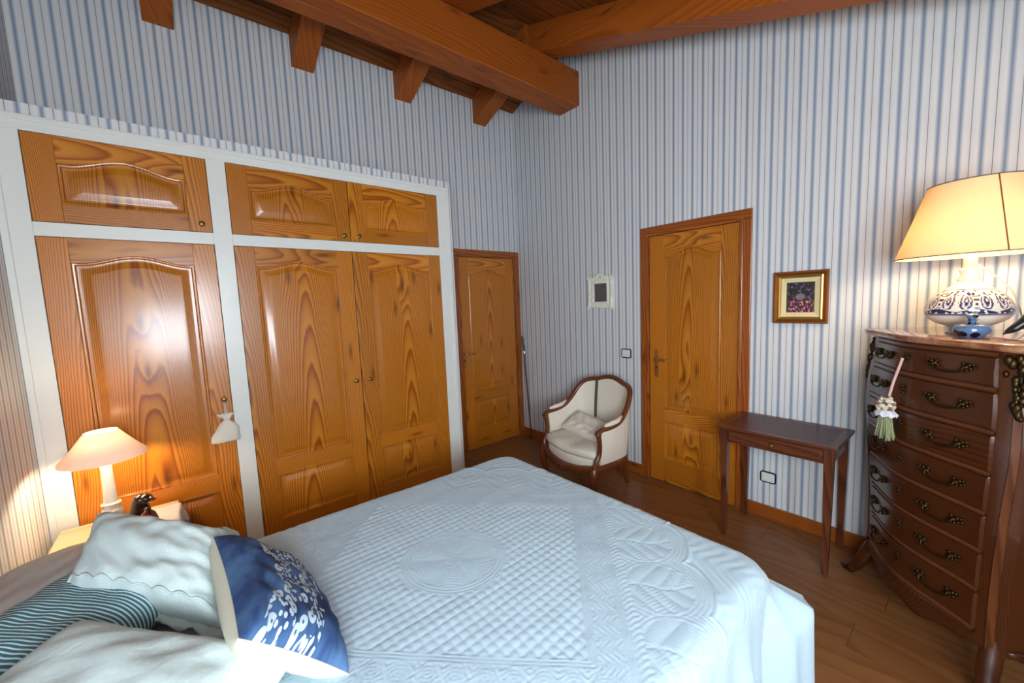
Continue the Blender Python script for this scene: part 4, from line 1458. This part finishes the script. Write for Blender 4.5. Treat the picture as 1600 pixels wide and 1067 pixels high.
sw, og = plate('light_switch', 'white light switch with dark surround left of the door', 1.363, 1.463, 1.018, 1.100)
MB().box((1.378, -.016, 1.061), (1.448, -.010, 1.088)).build('rocker', 'white_plastic', sw, org=og, bevel=.002)
MB().box((1.378, -.016, 1.030), (1.448, -.010, 1.057)).build('rocker', 'white_plastic', sw, org=og, bevel=.002)
so_, og = plate('wall_socket', 'white wall socket with dark surround under the writing table', 2.474, 2.570, 0.252, 0.330)
sc_ = ((2.474 + 2.570) / 2, 0.291)
ring_ = lambda r, d_: [(sc_[0] + r * math.cos(2 * PI * k / 24), -d_, sc_[1] + r * math.sin(2 * PI * k / 24)) for k in range(24)]
MB().loft([ring_(.026, .011), ring_(.025, .015), ring_(.022, .015), ring_(.020, .004)], True, False, True).build('recess', 'white_plastic', so_, org=og, smooth=30)
for s_ in (-1, 1):
    MB().tube([(sc_[0] + s_ * .0095, -.004, sc_[1]), (sc_[0] + s_ * .0095, -.0065, sc_[1])], .003, 8).build('pin_hole', 'black_plastic', so_, org=og)

# ------------------------------------------------------------------ writing table
TX0, TX1, TY0, TY1, TZ = 2.360, 2.962, -0.436, -0.014, 0.725
wt = thing('writing_table', 'small brown writing table with leather top and drawer beside the door', 'table', ((TX0 + TX1) / 2, (TY0 + TY1) / 2, 0))
to = tuple(wt.location)
mb = MB().box((TX0, TY0, TZ - .018), (TX1, TY1, TZ), grain=0)
tp = mb.build('tabletop', 'table_wood', wt, org=to, bevel=.004)
MB().box((TX0 + .045, TY0 + .045, TZ), (TX1 - .045, TY1 - .045, TZ + .0008)).build('leather_inset', 'leather_brown', tp, org=to)
frame_pts = ((TX0 + .042, TX1 - .042, TY0 + .042, TY0 + .045), (TX0 + .042, TX1 - .042, TY1 - .045, TY1 - .042), (TX0 + .042, TX0 + .045, TY0 + .045, TY1 - .045), (TX1 - .045, TX1 - .042, TY0 + .045, TY1 - .045))
for (x0, x1, y0, y1) in frame_pts:
    MB().box((x0, y0, TZ), (x1, y1, TZ + .0012)).build('gilt_line', 'gold_bronze', tp, org=to)
ins = .018
LT = .042
lx0, lx1, ly0, ly1 = TX0 + ins, TX1 - ins, TY0 + ins, TY1 - ins
for (ax, ay) in ((lx0, ly0), (lx1 - LT, ly0), (lx0, ly1 - LT), (lx1 - LT, ly1 - LT)):
    cx_, cy_ = ax + LT / 2, ay + LT / 2
    lp = [[(cx_ + sx * r, cy_ + sy * r, z) for sx, sy in ((-1, -1), (1, -1), (1, 1), (-1, 1))] for r, z in ((.0115, 0), (.012, .004), (LT / 2, TZ - .125), (LT / 2, TZ - .018))]
    MB().loft(lp, True, True, True).build('leg', 'table_wood', wt, org=to)
az0 = TZ - .105
MB().box((lx0 + LT, ly1 - .03, az0), (lx1 - LT, ly1 - .012, TZ - .018), grain=0).build('apron', 'table_wood', wt, org=to)
MB().box((lx0 + .010, ly0 + LT, az0), (lx0 + .028, ly1 - LT, TZ - .018), grain=1).build('apron', 'table_wood', wt, org=to)
MB().box((lx1 - .028, ly0 + LT, az0), (lx1 - .010, ly1 - LT, TZ - .018), grain=1).build('apron', 'table_wood', wt, org=to)
MB().box((lx0 + LT, ly0 + .012, az0), (lx1 - LT, ly0 + .03, az0 + .012), grain=0).build('drawer_rail', 'table_wood', wt, org=to)
MB().box((lx0 + LT, ly0 + .012, TZ - .028), (lx1 - LT, ly0 + .03, TZ - .018), grain=0).build('drawer_rail', 'table_wood', wt, org=to)
td = MB().box((lx0 + LT + .003, ly0 + .008, az0 + .014), (lx1 - LT - .003, ly0 + .028, TZ - .030), grain=0).build('drawer', 'table_wood', wt, org=to, bevel=.003)
for (x0, x1, z0, z1) in ((lx0 + LT + .014, lx1 - LT - .014, az0 + .024, az0 + .0262), (lx0 + LT + .014, lx1 - LT - .014, TZ - .0422, TZ - .040), (lx0 + LT + .014, lx0 + LT + .0162, az0 + .0262, TZ - .0422), (lx1 - LT - .0162, lx1 - LT - .014, az0 + .0262, TZ - .0422)):
    MB().box((x0, ly0 + .0066, z0), (x1, ly0 + .0085, z1)).build('inlay_line', 'gold_bronze', td, org=to)
MB().ball(((lx0 + lx1) / 2, ly0 - .006, TZ - .062), (.013, .010, .008), 12, 8).build('knob', 'brass_door', td, smooth='all', org=to)

# ------------------------------------------------------------------ armchair (local: faces -y)
ac = thing('armchair', 'low carved walnut armchair upholstered in cream fabric near the corner', 'armchair', (1.335, -0.40, 0), math.radians(-7))
CSX = 1.09
half = [(-0.292, -0.250, 0.545), (-0.300, -0.215, 0.572), (-0.303, -0.15, 0.575), (-0.303, -0.07, 0.585), (-0.298, 0.00, 0.615), (-0.288, 0.07, 0.680), (-0.272, 0.125, 0.752), (-0.240, 0.172, 0.805), (-0.185, 0.208, 0.828), (-0.13, 0.228, 0.836), (-0.07, 0.240, 0.856), (0.0, 0.246, 0.866)]
half = [(p[0] * CSX, p[1], p[2]) for p in half]
full = half + [(-p[0], p[1], p[2]) for p in half[-2::-1]]
path = smooth_path(full, 4)
rads = []
for i, p in enumerate(path):
    q = abs(i / (len(path) - 1) * 2 - 1)
    rads.append(0.0225 + (0.008 if q > .97 else 0.0))
MB().tube(path, rads, 10, flat=0.8).build('crest_rail', 'chair_wood', ac, smooth='all', label='carved dark walnut top rail')
for s_ in (-1, 1):
    pts = smooth_path([(s_ * .318, -.245, .548), (s_ * .318, -.232, .50), (s_ * .316, -.226, .44), (s_ * .316, -.236, .38), (s_ * .314, -.262, .33), (s_ * .308, -.275, .29)], 4)
    MB().tube(pts, [.027] + [.019] * (len(pts) - 2) + [.026], 10).build('arm_post', 'chair_wood', ac, smooth='all')
    MB().tube([(s_ * .330, -.185, .598), (s_ * .331, -.12, .604), (s_ * .330, -.05, .610), (s_ * .326, .005, .640)], [.010, .019, .019, .009], 10).build('arm_pad', 'cream_fabric', ac, smooth='all')
# shell of the back and arms
nz_ = 8
inner, outer = [], []
shell_path = [p for p in path if p[1] > -.222]
for i, p in enumerate(shell_path):
    c = Vector((0, -.05, 0))
    v2 = Vector((p[0], p[1], 0)) - Vector((0, min(.0, p[1]), 0))
    v2 = v2.normalized() if v2.length > 1e-6 else Vector((0, 1, 0))
    li, lo_ = [], []
    for k in range(nz_ + 1):
        q = k / nz_
        z = p[2] - .004 - q * (p[2] - .30)
        pad = .022 * math.sin(PI * min(1, q * 1.15)) + .012
        li.append((p[0] - v2.x * (pad + .012 * q), p[1] - v2.y * (pad + .05 * q), z))
        lo_.append((p[0] + v2.x * (.006 + .004 * math.sin(PI * q)) - v2.x * .020 * q, p[1] + v2.y * .006 - v2.y * .06 * q, z))
    inner.append(li)
    outer.append(lo_)
loops = [li + lo_[::-1] for li, lo_ in zip(inner, outer)]
MB().loft(loops, True, True, True).build('upholstered_back', 'cream_fabric', ac, smooth=60)
# grey-green woven band down the inside of the back
bi = [i for i, p in enumerate(path) if p[0] < -.105][-1] if False else min(range(len(shell_path) // 2), key=lambda i: abs(shell_path[i][0] + .160))
a_, b_ = inner[bi], inner[bi + 1]
mid_ = [((Vector(a_[k]) + Vector(b_[k])) / 2) for k in range(nz_ + 1)]
w_ = .016
off = Vector((.25, -1, 0)).normalized() * .004
loops = [[tuple(m_ + Vector((-w_, 0, 0)) + off), tuple(m_ + Vector((w_, 0, 0)) + off), tuple(m_ + Vector((w_, 0, 0)) + off * 2), tuple(m_ + Vector((-w_, 0, 0)) + off * 2)] for m_ in mid_[:6]]
MB().loft(loops, True, True, True).build('woven_band', 'band_fabric', ac, label='grey-green band down the inside of the back')
# seat rails: serpentine front, bowed sides, back
front = smooth_path([(-.305, -.275, .275), (-.24, -.295, .262), (-.14, -.325, .245), (0, -.340, .235), (.14, -.325, .245), (.24, -.295, .262), (.305, -.275, .275)], 5)


def rail(name, pts, h, w):
    loops = []
    for i, p in enumerate(pts):
        d_ = Vector(pts[min(i + 1, len(pts) - 1)]) - Vector(pts[max(i - 1, 0)])
        d_.z = 0
        n_ = Vector((d_.y, -d_.x, 0)).normalized()
        P_ = Vector(p)
        loops.append([tuple(P_ + n_ * w + Vector((0, 0, h * .3))), tuple(P_ + n_ * w * 1.25 + Vector((0, 0, -h * .1))), tuple(P_ + n_ * w * .9 + Vector((0, 0, -h * .5))), tuple(P_ - n_ * w + Vector((0, 0, -h * .5))), tuple(P_ - n_ * w + Vector((0, 0, h * .5))), tuple(P_ + n_ * w * .5 + Vector((0, 0, h * .5)))])
    MB().loft(loops, True, True, True).build(name, 'chair_wood', ac, smooth=50)


rail('seat_rail', front, .055, .018)
for s_ in (-1, 1):
    pts = smooth_path([(s_ * .305, -.27, .275), (s_ * .312, -.12, .268), (s_ * .285, .06, .268), (s_ * .20, .165, .272)], 5)
    rail('seat_rail', pts if s_ > 0 else pts[::-1], .05, .016)
rail('seat_rail', smooth_path([(.20, .165, .272), (0, .185, .272), (-.20, .165, .272)], 5), .05, .016)
# carved shell in the middle of the front rail
mb = MB()
for k in range(5):
    a = PI * k / 4
    mb.ball((.022 * math.cos(a), -.362, .236 + .014 * math.sin(a)), (.010, .008, .012), 8, 6)
mb.build('shell_carving', 'chair_wood', ac, smooth='all')
for sx in (-1, 1):
    pts = smooth_path([(sx * .300, -.270, .285), (sx * .312, -.290, .22), (sx * .305, -.286, .14), (sx * .292, -.268, .06), (sx * .300, -.282, .015), (sx * .306, -.290, .006)], 4)
    r_ = np.interp(np.linspace(0, 1, len(pts)), [0, .2, .5, .8, .93, 1], [.034, .034, .022, .014, .020, .012])
    MB().tube(pts, [float(q) for q in r_], 10).build('leg', 'chair_wood', ac, smooth='all')
    pts = smooth_path([(sx * .205, .160, .27), (sx * .210, .172, .18), (sx * .207, .172, .09), (sx * .215, .188, .012)], 4)
    r_ = np.interp(np.linspace(0, 1, len(pts)), [0, .3, .8, 1], [.024, .022, .013, .015])
    MB().tube(pts, [float(q) for q in r_], 10).build('leg', 'chair_wood', ac, smooth='all')
# seat deck and loose seat cushion


def seat_outline(grow=0.0, k=44):
    pts = [(-.283, -.245), (-.22, -.288), (-.12, -.315), (0, -.325), (.12, -.315), (.22, -.288), (.283, -.245), (.270, -.10), (.25, .03), (.19, .12), (.10, .155), (0, .165), (-.10, .155), (-.19, .12), (-.25, .03), (-.270, -.10), (-.283, -.245)]
    pp = smooth_path(pts, 4)[:-1]
    return [(x * (1 + grow), (y + .06) * (1 + grow) - .06) for x, y in pp]


lv = [(-.02, .262), (.0, .275), (.0, .325), (-.04, .338)]
MB().loft([[(x, y, z) for x, y in seat_outline(g)] for g, z in lv], True, True, True).build('seat_deck', 'cream_fabric', ac, smooth=60)
loops = []
for g, z, wv_ in ((-.30, .342, 0), (-.05, .338, .002), (.015, .348, .004), (.045, .366, .006), (.035, .388, .006), (-.02, .402, .008), (-.15, .412, .008), (-.45, .416, .008), (-.8, .412, .004), (-.99, .410, 0)):
    loops.append([(x + wv_ * math.sin(23 * y + 5 * x), y - wv_ * .5 + wv_ * .6 * math.sin(19 * x), z + wv_ * .9 * math.sin(17 * x + 9 * y) + wv_ * .5 * math.sin(31 * x - 12 * y)) for x, y in seat_outline(g)])
MB().loft(loops, True, True, True).build('seat_cushion', 'cushion_fabric', ac, smooth='all', label='plump rumpled cream seat cushion')
# loose lumbar cushion on the seat
ca, sa_ = math.cos(math.radians(-7)), math.sin(math.radians(-7))
lcx, lcy = -0.03, -0.03
lwx, lwy = 1.335 + ca * lcx - sa_ * lcy, -0.40 + sa_ * lcx + ca * lcy
pillow('lumbar_cushion', 'long cream cushion lying across the armchair seat', 'cushion', 0.44, 0.22, 0.12, (lwx, lwy, 0.47),
       basis((ca, sa_, -0.10), (-sa_ * .85, ca * .85, 0.55)), 'cushion_fabric', seed=31, wr=0.006)

# ------------------------------------------------------------------ tall serpentine chest (local: x along the front, y inwards)
CHA = math.atan2(-.781, .625)
ch = thing('chest_of_drawers', 'tall narrow walnut chest of seven drawers with bowed front and marble top', 'chest', (3.015, -0.26, 0), CHA)
CW, CD = 0.765, 0.405


def ch_world(t_, d_, z):
    return (3.015 + .625 * t_ + .781 * d_, -.26 - .781 * t_ + .625 * d_, z)


def side_off(z):      # bombe: outward offset of the flanks
    return float(np.interp(z, [0, .06, .16, .30, .50, .72, .95, 1.10, 1.22, 1.31], [.005, -.012, -.022, -.032, -.026, -.008, .018, .014, -.006, -.014]))


def front_off(z):     # outward swelling of the front
    return float(np.interp(z, [0, .16, .30, .50, .75, .98, 1.15, 1.31], [.02, .012, .002, .004, .014, .024, .016, .004]))


def serp(t_):         # serpentine plan of the front
    q = (t_ - CW / 2) / (CW / 2)
    return 0.028 * math.cos(PI * q * 1.05) ** 1 if abs(q) < 1 else -0.028


def fpt(t_, z, out=0.0):
    """point on the chest front"""
    q = (t_ - CW / 2) / (CW / 2)
    return (t_ + q * side_off(z), -(front_off(z) + 0.020 + serp(t_)) - out + 0.010, z)


CAN = 0.062           # canted corner width
nt = 24
zs = list(np.linspace(.20, 1.305, 24))
loops = []
for z in zs:
    so2 = side_off(z)
    lp = [(-so2, CD, z), (-so2, .055, z)]
    lp += [fpt(CAN + (CW - 2 * CAN) * k / nt, z) for k in range(nt + 1)]
    lp += [(CW + so2, .055, z), (CW + so2, CD, z)]
    loops.append(lp)
MB().loft(loops, True, True, True).build('body', 'walnut', ch, smooth=50)
# apron with scalloped lower edge
na = 40
g = []
for j in range(6):
    lp = []
    for k in range(na + 1):
        t_ = CAN + (CW - 2 * CAN) * k / na
        q = (t_ - CW / 2) / (CW / 2 - CAN)
        zb_ = 0.160 + 0.055 * q ** 4 + 0.012 * math.cos(3 * PI * q) + (0.05 * max(0, abs(q) - .86) / .14)
        z = .245 + (zb_ - .245) * j / 5
        lp.append(fpt(t_, z, .004))
    g.append(lp)
ap = MB().loft(g, False).build('apron', 'walnut', ch, smooth='all')
sd = ap.modifiers.new('solid', 'SOLIDIFY'); sd.thickness = .022; sd.offset = -1
# flank aprons
for x_ in (0, CW):
    sgn = -1 if x_ == 0 else 1
    g = []
    for j in range(4):
        lp = []
        for k in range(13):
            q = k / 12
            zb_ = .175 + .05 * abs(2 * q - 1) ** 3
            z = .23 + (zb_ - .23) * j / 3
            lp.append((x_ + sgn * side_off(z) + sgn * .002, .055 + (CD - .055) * q, z))
        g.append(lp)
    o = MB().loft(g, False).build('apron', 'walnut', ch, smooth='all')
    s_ = o.modifiers.new('solid', 'SOLIDIFY'); s_.thickness = .018; s_.offset = 0
# drawers
zr = [1.293, 1.170, 1.020, 0.868, 0.714, 0.563, 0.408, 0.252]
T0, T1 = 0.105, CW - .065
hd = None


def handle_mesh():
    mb = MB()
    for s_ in (-1, 1):
        cx_ = s_ * .052
        for dx, dz, r in ((0, 0, .011), (.012 * s_, .009, .008), (.016 * s_, -.004, .007), (-.008 * s_, .012, .007), (.004 * s_, -.012, .006), (.024 * s_, .012, .006), (-.012 * s_, -.006, .006), (.028 * s_, .002, .005)):
            mb.ball((cx_ + dx, -.006, dz), (r, .006, r), 7, 5)
        mb.tube([(cx_, -.004, 0), (cx_, -.016, 0)], .005, 7)
    mb.tube(smooth_path([(-.052, -.015, -.001), (-.045, -.017, -.014), (-.022, -.018, -.022), (0, -.018, -.025), (.022, -.018, -.022), (.045, -.017, -.014), (.052, -.015, -.001)], 3), .0042, 7)
    return mb.mesh('handle', 'bronze_dark', 'all')


HM = handle_mesh()
mbk = MB()
for k in range(6):
    a = 2 * PI * k / 6
    mbk.ball((.011 * math.cos(a), -.003, .016 * math.sin(a)), (.006, .004, .007), 7, 5)
mbk.ball((0, -.003, 0), (.008, .005, .012), 8, 6)
EM = mbk.mesh('escutcheon', 'bronze_dark', 'all')
for i in range(7):
    z1_, z0_ = zr[i] - .011, zr[i + 1] + .011
    g = []
    nt2 = 22
    rows = [z1_, z1_ - .004, (z0_ + z1_) / 2, z0_ + .004, z0_]
    outs = [.002, .009, .011, .009, .002]
    for z, ou in zip(rows, outs):
        lp = [fpt(T0, z, -.002)] + [fpt(T0 + .004 + (T1 - T0 - .008) * k / nt2, z, ou) for k in range(nt2 + 1)] + [fpt(T1, z, -.002)]
        g.append(lp)
    mbd = MB()
    mbd.loft(g, False)
    # swap uv so the grain runs along the drawer
    mbd.uv = [[(b2, a2) for a2, b2 in f_] for f_ in mbd.uv]
    dro = mbd.build('drawer', 'walnut', ch, smooth=45)
    zc = (z0_ + z1_) / 2 + .006
    for tt in (.205, CW - .205):
        p = fpt(tt, zc, .011)
        a_, b_ = fpt(tt - .02, zc), fpt(tt + .02, zc)
        h = bpy.data.objects.new('handle', HM)
        COL.objects.link(h)
        h.parent = dro
        h.location = p
        h.rotation_euler = (0, 0, math.atan2(b_[1] - a_[1], b_[0] - a_[0]))
        h['label'] = 'ornate dark bronze drawer pull'
    e_ = bpy.data.objects.new('escutcheon', EM)
    COL.objects.link(e_)
    e_.parent = dro
    e_.location = fpt(CW / 2, zc + .004, .011)
# light rails between the drawers
for z in zr:
    g = []
    for dz, ou in ((.010, .0), (.008, .007), (0, .010), (-.008, .007), (-.010, .0)):
        g.append([fpt(T0 - .004 + (T1 - T0 + .008) * k / 22, z + dz, ou) for k in range(23)])
    mbd = MB().loft(g, False)
    mbd.uv = [[(b2, a2) for a2, b2 in f_] for f_ in mbd.uv]
    mbd.build('drawer_rail', 'walnut_rail', ch, smooth='all')
# lighter wood strips colour in the lit edge of the canted corners, leaf mounts on top, legs with bronze sabots
for s_ in (0, 1):
    g = []
    for z in np.linspace(.16, 1.10, 16):
        so2 = side_off(z)
        a_ = Vector(fpt(CAN if not s_ else CW - CAN, z))
        b_ = Vector(((-so2) if not s_ else CW + so2, .055, z))
        mid_ = (a_ + b_) / 2
        n_ = Vector((b_.y - a_.y, -(b_.x - a_.x), 0)).normalized()
        if n_.y > 0: n_ = -n_
        d_ = (b_ - a_).normalized()
        g.append([tuple(mid_ - d_ * .012 + n_ * .001), tuple(mid_ - d_ * .010 + n_ * .007), tuple(mid_ + d_ * .010 + n_ * .007), tuple(mid_ + d_ * .012 + n_ * .001)])
    MB().loft(g, False).build('lit_edge_strip', 'walnut_rail', ch, smooth=40)
    mb = MB()
    rr_ = random.Random(9 + s_)
    for k in range(34):
        q = k / 33
        z = 1.285 - q * .20
        so2 = side_off(z)
        a_ = Vector(fpt(CAN if not s_ else CW - CAN, z))
        b_ = Vector(((-so2) if not s_ else CW + so2, .055, z))
        wd = (1 - q) * .8 + .12
        t_ = .5 + rr_.uniform(-.5, .5) * wd
        p = a_ + (b_ - a_) * t_
        n_ = Vector((-1 if not s_ else 1, -1, 0)).normalized()
        p += n_ * rr_.uniform(.004, .014)
        r = rr_.uniform(.007, .013)
        mb.ball(p, (r, r, r * 1.6), 7, 5)
    mb.build('leaf_mount', 'bronze_dark', ch, smooth='all')
    xx = 0 if not s_ else CW
    sg_ = -1 if not s_ else 1
    for yy, back in ((.012, False), (CD - .03, True)):
        fo_ = -1 if not back else .4
        pts = smooth_path([(xx - sg_ * .080, yy + (.060 if not back else -.03), .36), (xx - sg_ * .076, yy + (.052 if not back else -.03), .29), (xx - sg_ * .064, yy + (.036 if not back else -.02), .20), (xx - sg_ * .042, yy + .010, .11), (xx - sg_ * .014, yy + fo_ * .010, .042), (xx + sg_ * .006, yy + fo_ * .024, .010)], 4)
        r_ = np.interp(np.linspace(0, 1, len(pts)), [0, .25, .5, .75, 1], [.010, .028, .033, .026, .019])
        lg = MB().tube(pts, [float(q) for q in r_], 12).build('leg', 'walnut', ch, smooth='all')
        mb = MB()
        e1 = pts[-1]
        mb.tube(pts[-6:], [.0215, .0225, .0225, .022, .021, .021], 10)
        mb.ball((e1[0] + sg_ * .008, e1[1] + fo_ * .008, .012), (.018, .018, .012), 10, 6)
        mb.ball((e1[0] + sg_ * .022, e1[1] + fo_ * .018, .016), (.010, .010, .009), 8, 6)
        mb.build('sabot', 'bronze_dark', lg, smooth='all')
# marble top
loops = []
for ov, z in ((.012, 1.306), (.022, 1.310), (.026, 1.320), (.022, 1.331), (.012, 1.335)):
    lp = [(-ov - .004, CD + .003, z), (-ov - .004, .05, z), (-ov + .012, .012, z)]
    for k in range(nt + 1):
        t_ = CAN * .5 + (CW - CAN) * k / nt
        p = fpt(t_, 1.31, ov)
        lp.append((p[0], p[1], z))
    lp += [(CW + ov - .012, .012, z), (CW + ov + .004, .05, z), (CW + ov + .004, CD + .003, z)]
    loops.append(lp)
MB().loft(loops, True, True, True).build('marble_top', 'red_marble', ch, smooth=50, label='reddish brown marble top')

# key tassel on the top drawer
kp = Vector(fpt(CW / 2, 1.236, .013))
tw = ch.matrix_basis @ kp
tw = Matrix.Translation((3.015, -.26, 0)) @ Matrix.Rotation(CHA, 4, 'Z') @ kp
ta = thing('key_tassel', 'decorative tassel on a pink cord hanging from the top drawer key', 'tassel', tuple(tw), CHA)
sw_ = -0.022      # forward lean following the swelling drawers
MB().tube([(0, -.002, .004), (0, -.016, .004)], .004, 8).build('key', 'bronze_dark', ta, smooth=True)
MB().tube(smooth_path([(0, -.014, .004), (-.004, -.020, -.03), (-.012, -.034, -.10), (-.018, -.044, -.168)], 4), .0052, 8).build('cord', 'tassel_pink', ta, smooth=True)
hc = (-.020, -.052, -.205)
mb = MB()
rr_ = random.Random(3)
for k in range(40):
    a, b = rr_.uniform(0, 2 * PI), rr_.uniform(-.9, .9)
    r = .026 + .008 * (b < 0)
    mb.ball((hc[0] + r * math.cos(a) * math.cos(b), hc[1] + r * math.sin(a) * math.cos(b) * .8, hc[2] + .034 * math.sin(b)), rr_.uniform(.006, .011), 6, 5)
mb.build('rosette_head', 'tassel_cream', ta, smooth='all')
mb = MB()
for k in range(14):
    a, b = rr_.uniform(0, 2 * PI), rr_.uniform(-.6, .8)
    mb.ball((hc[0] + .034 * math.cos(a) * math.cos(b), hc[1] + .028 * math.sin(a) * math.cos(b), hc[2] + .036 * math.sin(b)), rr_.uniform(.005, .008), 6, 5)
mb.build('rosebuds', 'tassel_rose', ta, smooth='all')
lo_ = []
for j, (r, z) in enumerate(((.018, -.225), (.030, -.232), (.043, -.246), (.046, -.252))):
    lo_.append([(hc[0] + r * math.cos(2 * PI * k / 36) * (1 + .10 * j * math.sin(9 * 2 * PI * k / 36) * .4), hc[1] + r * .8 * math.sin(2 * PI * k / 36), z + .004 * j * math.sin(9 * 2 * PI * k / 36) * .5) for k in range(36)])
rf = MB().loft(lo_, True).build('lace_ruff', 'cloth_white', ta, smooth='all')
s_ = rf.modifiers.new('solid', 'SOLIDIFY'); s_.thickness = .002
mb = MB()
for k in range(60):
    a = rr_.uniform(0, 2 * PI)
    r0, r1 = rr_.uniform(.004, .022), rr_.uniform(.008, .038)
    zl = rr_.uniform(-.362, -.342)
    mb.tube([(hc[0] + r0 * math.cos(a), hc[1] + r0 * math.sin(a) * .8, -.232), (hc[0] + (r0 + r1) / 2 * math.cos(a), hc[1] + (r0 + r1) / 2 * math.sin(a) * .8, -.29), (hc[0] + r1 * math.cos(a), hc[1] + r1 * math.sin(a) * .8, zl)], .0034, 5)
fo = mb.build('fringe', 'tassel_green', ta, smooth='all')
fo['kind'] = 'stuff'

# ------------------------------------------------------------------ large lamp on the chest
CZ = 1.336
bigl = thing('table_lamp', 'large lit lamp with gold shade on blue painted pottery base', 'lamp', (3.362, -0.385, CZ))
prof = [(0.060, 0.0), (0.062, .004), (0.055, .010), (0.053, .024), (0.062, .030), (0.090, .042), (0.115, .060), (0.127, .080), (0.1305, .098), (0.127, .116), (0.118, .136), (0.104, .156), (0.086, .174), (0.066, .190), (0.048, .204), (0.036, .214), (0.033, .222)]
MB().lathe(prof, n=64).build('pottery_base', 'painted_pottery', bigl, smooth=50, label='white pot painted with blue birds and vases')
MB().lathe([(0.033, .221), (0.036, .226), (0.030, .236), (0.026, .250), (0.034, .266), (0.030, .272), (0.012, .274)], n=28).build('neck', 'porcelain', bigl, smooth=50)
MB().lathe([(0.019, .273), (0.020, .278), (0.020, .325), (0.016, .33)], n=20).build('socket', 'cord_white', bigl, smooth=50)
SZ0, SZ1 = .325, .622
mb = table_lamp_shade(MB(), 0.232, 0.140, SZ0, SZ1, 64)
shd = mb.build('shade', 'shade_gold', bigl, smooth='all', label='gold fabric shade with dark trimmed rims')
for r, z in ((.2325, SZ0), (.1405, SZ1)):
    MB().tube([(r * math.cos(2 * PI * k / 64), r * math.sin(2 * PI * k / 64), z) for k in range(65)], .0022, 6, caps=False).build('rim_trim', 'band_fabric', shd, smooth='all')
sa2 = math.radians(-66)
MB().tube([((.2325 + (.1405 - .2325) * q + .001) * math.cos(sa2), (.2325 + (.1405 - .2325) * q + .001) * math.sin(sa2), SZ0 + (SZ1 - SZ0) * q) for q in (0, .5, 1)], .0022, 5).build('seam', 'gold_bronze', shd)
for k in range(3):
    a = 2 * PI * k / 3
    MB().tube([(0.018 * math.cos(a), .018 * math.sin(a), .33), (0.139 * math.cos(a), .139 * math.sin(a), SZ1 - .01)], .0015, 5).build('wire_spoke', 'brass_old', shd)
MB().ball((0, 0, 0.385), (0.03, .03, .045), 16, 10).build('bulb', 'bulb_chest_lamp', bigl, smooth='all')
MB().tube(smooth_path([(.022, -.012, .285), (.06, -.02, .245), (.11, -.01, .18), (.138, .01, .10), (.15, .04, .03), (.16, .08, .004)], 5), .003, 6).build('cord', 'cord_white', bigl, smooth='all')

# small spotted pot in front of the lamp
bp = thing('spotted_pot', 'small blue lidded pot with dark spots in front of the large lamp', 'pot', (3.381, -0.592, CZ))
MB().lathe([(0.034, 0), (0.036, .004), (0.046, .014), (0.052, .028), (0.050, .040), (0.042, .048), (0.020, .053)], n=32).build('bowl', 'blue_spots', bp, smooth=50)
MB().lathe([(0.020, .052), (0.012, .057), (0.011, .063), (0.020, .068), (0.012, .073), (0.016, .079), (0.017, .086), (0.008, .092)], n=20).build('lid', 'blue_spots', bp, smooth=50)

# black bird figurine at the right end of the chest
bz = CZ
bf = thing('bird_figurine', 'black carved bird with long tail at the right end of the chest', 'figurine', (3.56, -0.56, bz))
body = smooth_path([(-.095, -.012, .018), (-.075, -.010, .035), (-.045, -.005, .066), (-.010, 0, .10), (.030, .004, .135), (.060, .006, .165), (.078, .006, .195)], 4)
rr2 = np.interp(np.linspace(0, 1, len(body)), [0, .1, .3, .5, .7, .85, 1], [.006, .012, .018, .036, .042, .030, .020])
MB().tube(body, [float(q) for q in rr2], 14).build('body', 'black_wood', bf, smooth='all')
for k, o_ in enumerate((-.010, 0, .010)):
    MB().tube([(-.02, o_, .085), (-.06, o_ * 1.3, .048), (-.100, o_ * 1.6 - .010, .012)], [.008, .008, .004], 8, flat=.5).build('tail_feather', 'black_wood', bf, smooth='all')
MB().ball((.086, .006, .205), (.024, .020, .022), 14, 10).build('head', 'black_wood', bf, smooth='all')
MB().tube([(.105, .006, .204), (.135, .006, .196)], [.007, .001], 8).build('beak', 'brass_old', bf, smooth='all')
for s_ in (-1, 1):
    MB().tube([(.030, s_ * .014 + .004, .105), (.034, s_ * .016 + .004, .05), (.036, s_ * .018 + .004, .008)], .0035, 7).build('leg', 'brass_old', bf, smooth='all')
MB().lathe([(0.048, 0), (0.05, .004), (0.044, .010)], (.036, .004, 0), 24).build('base', 'black_wood', bf, smooth=40)
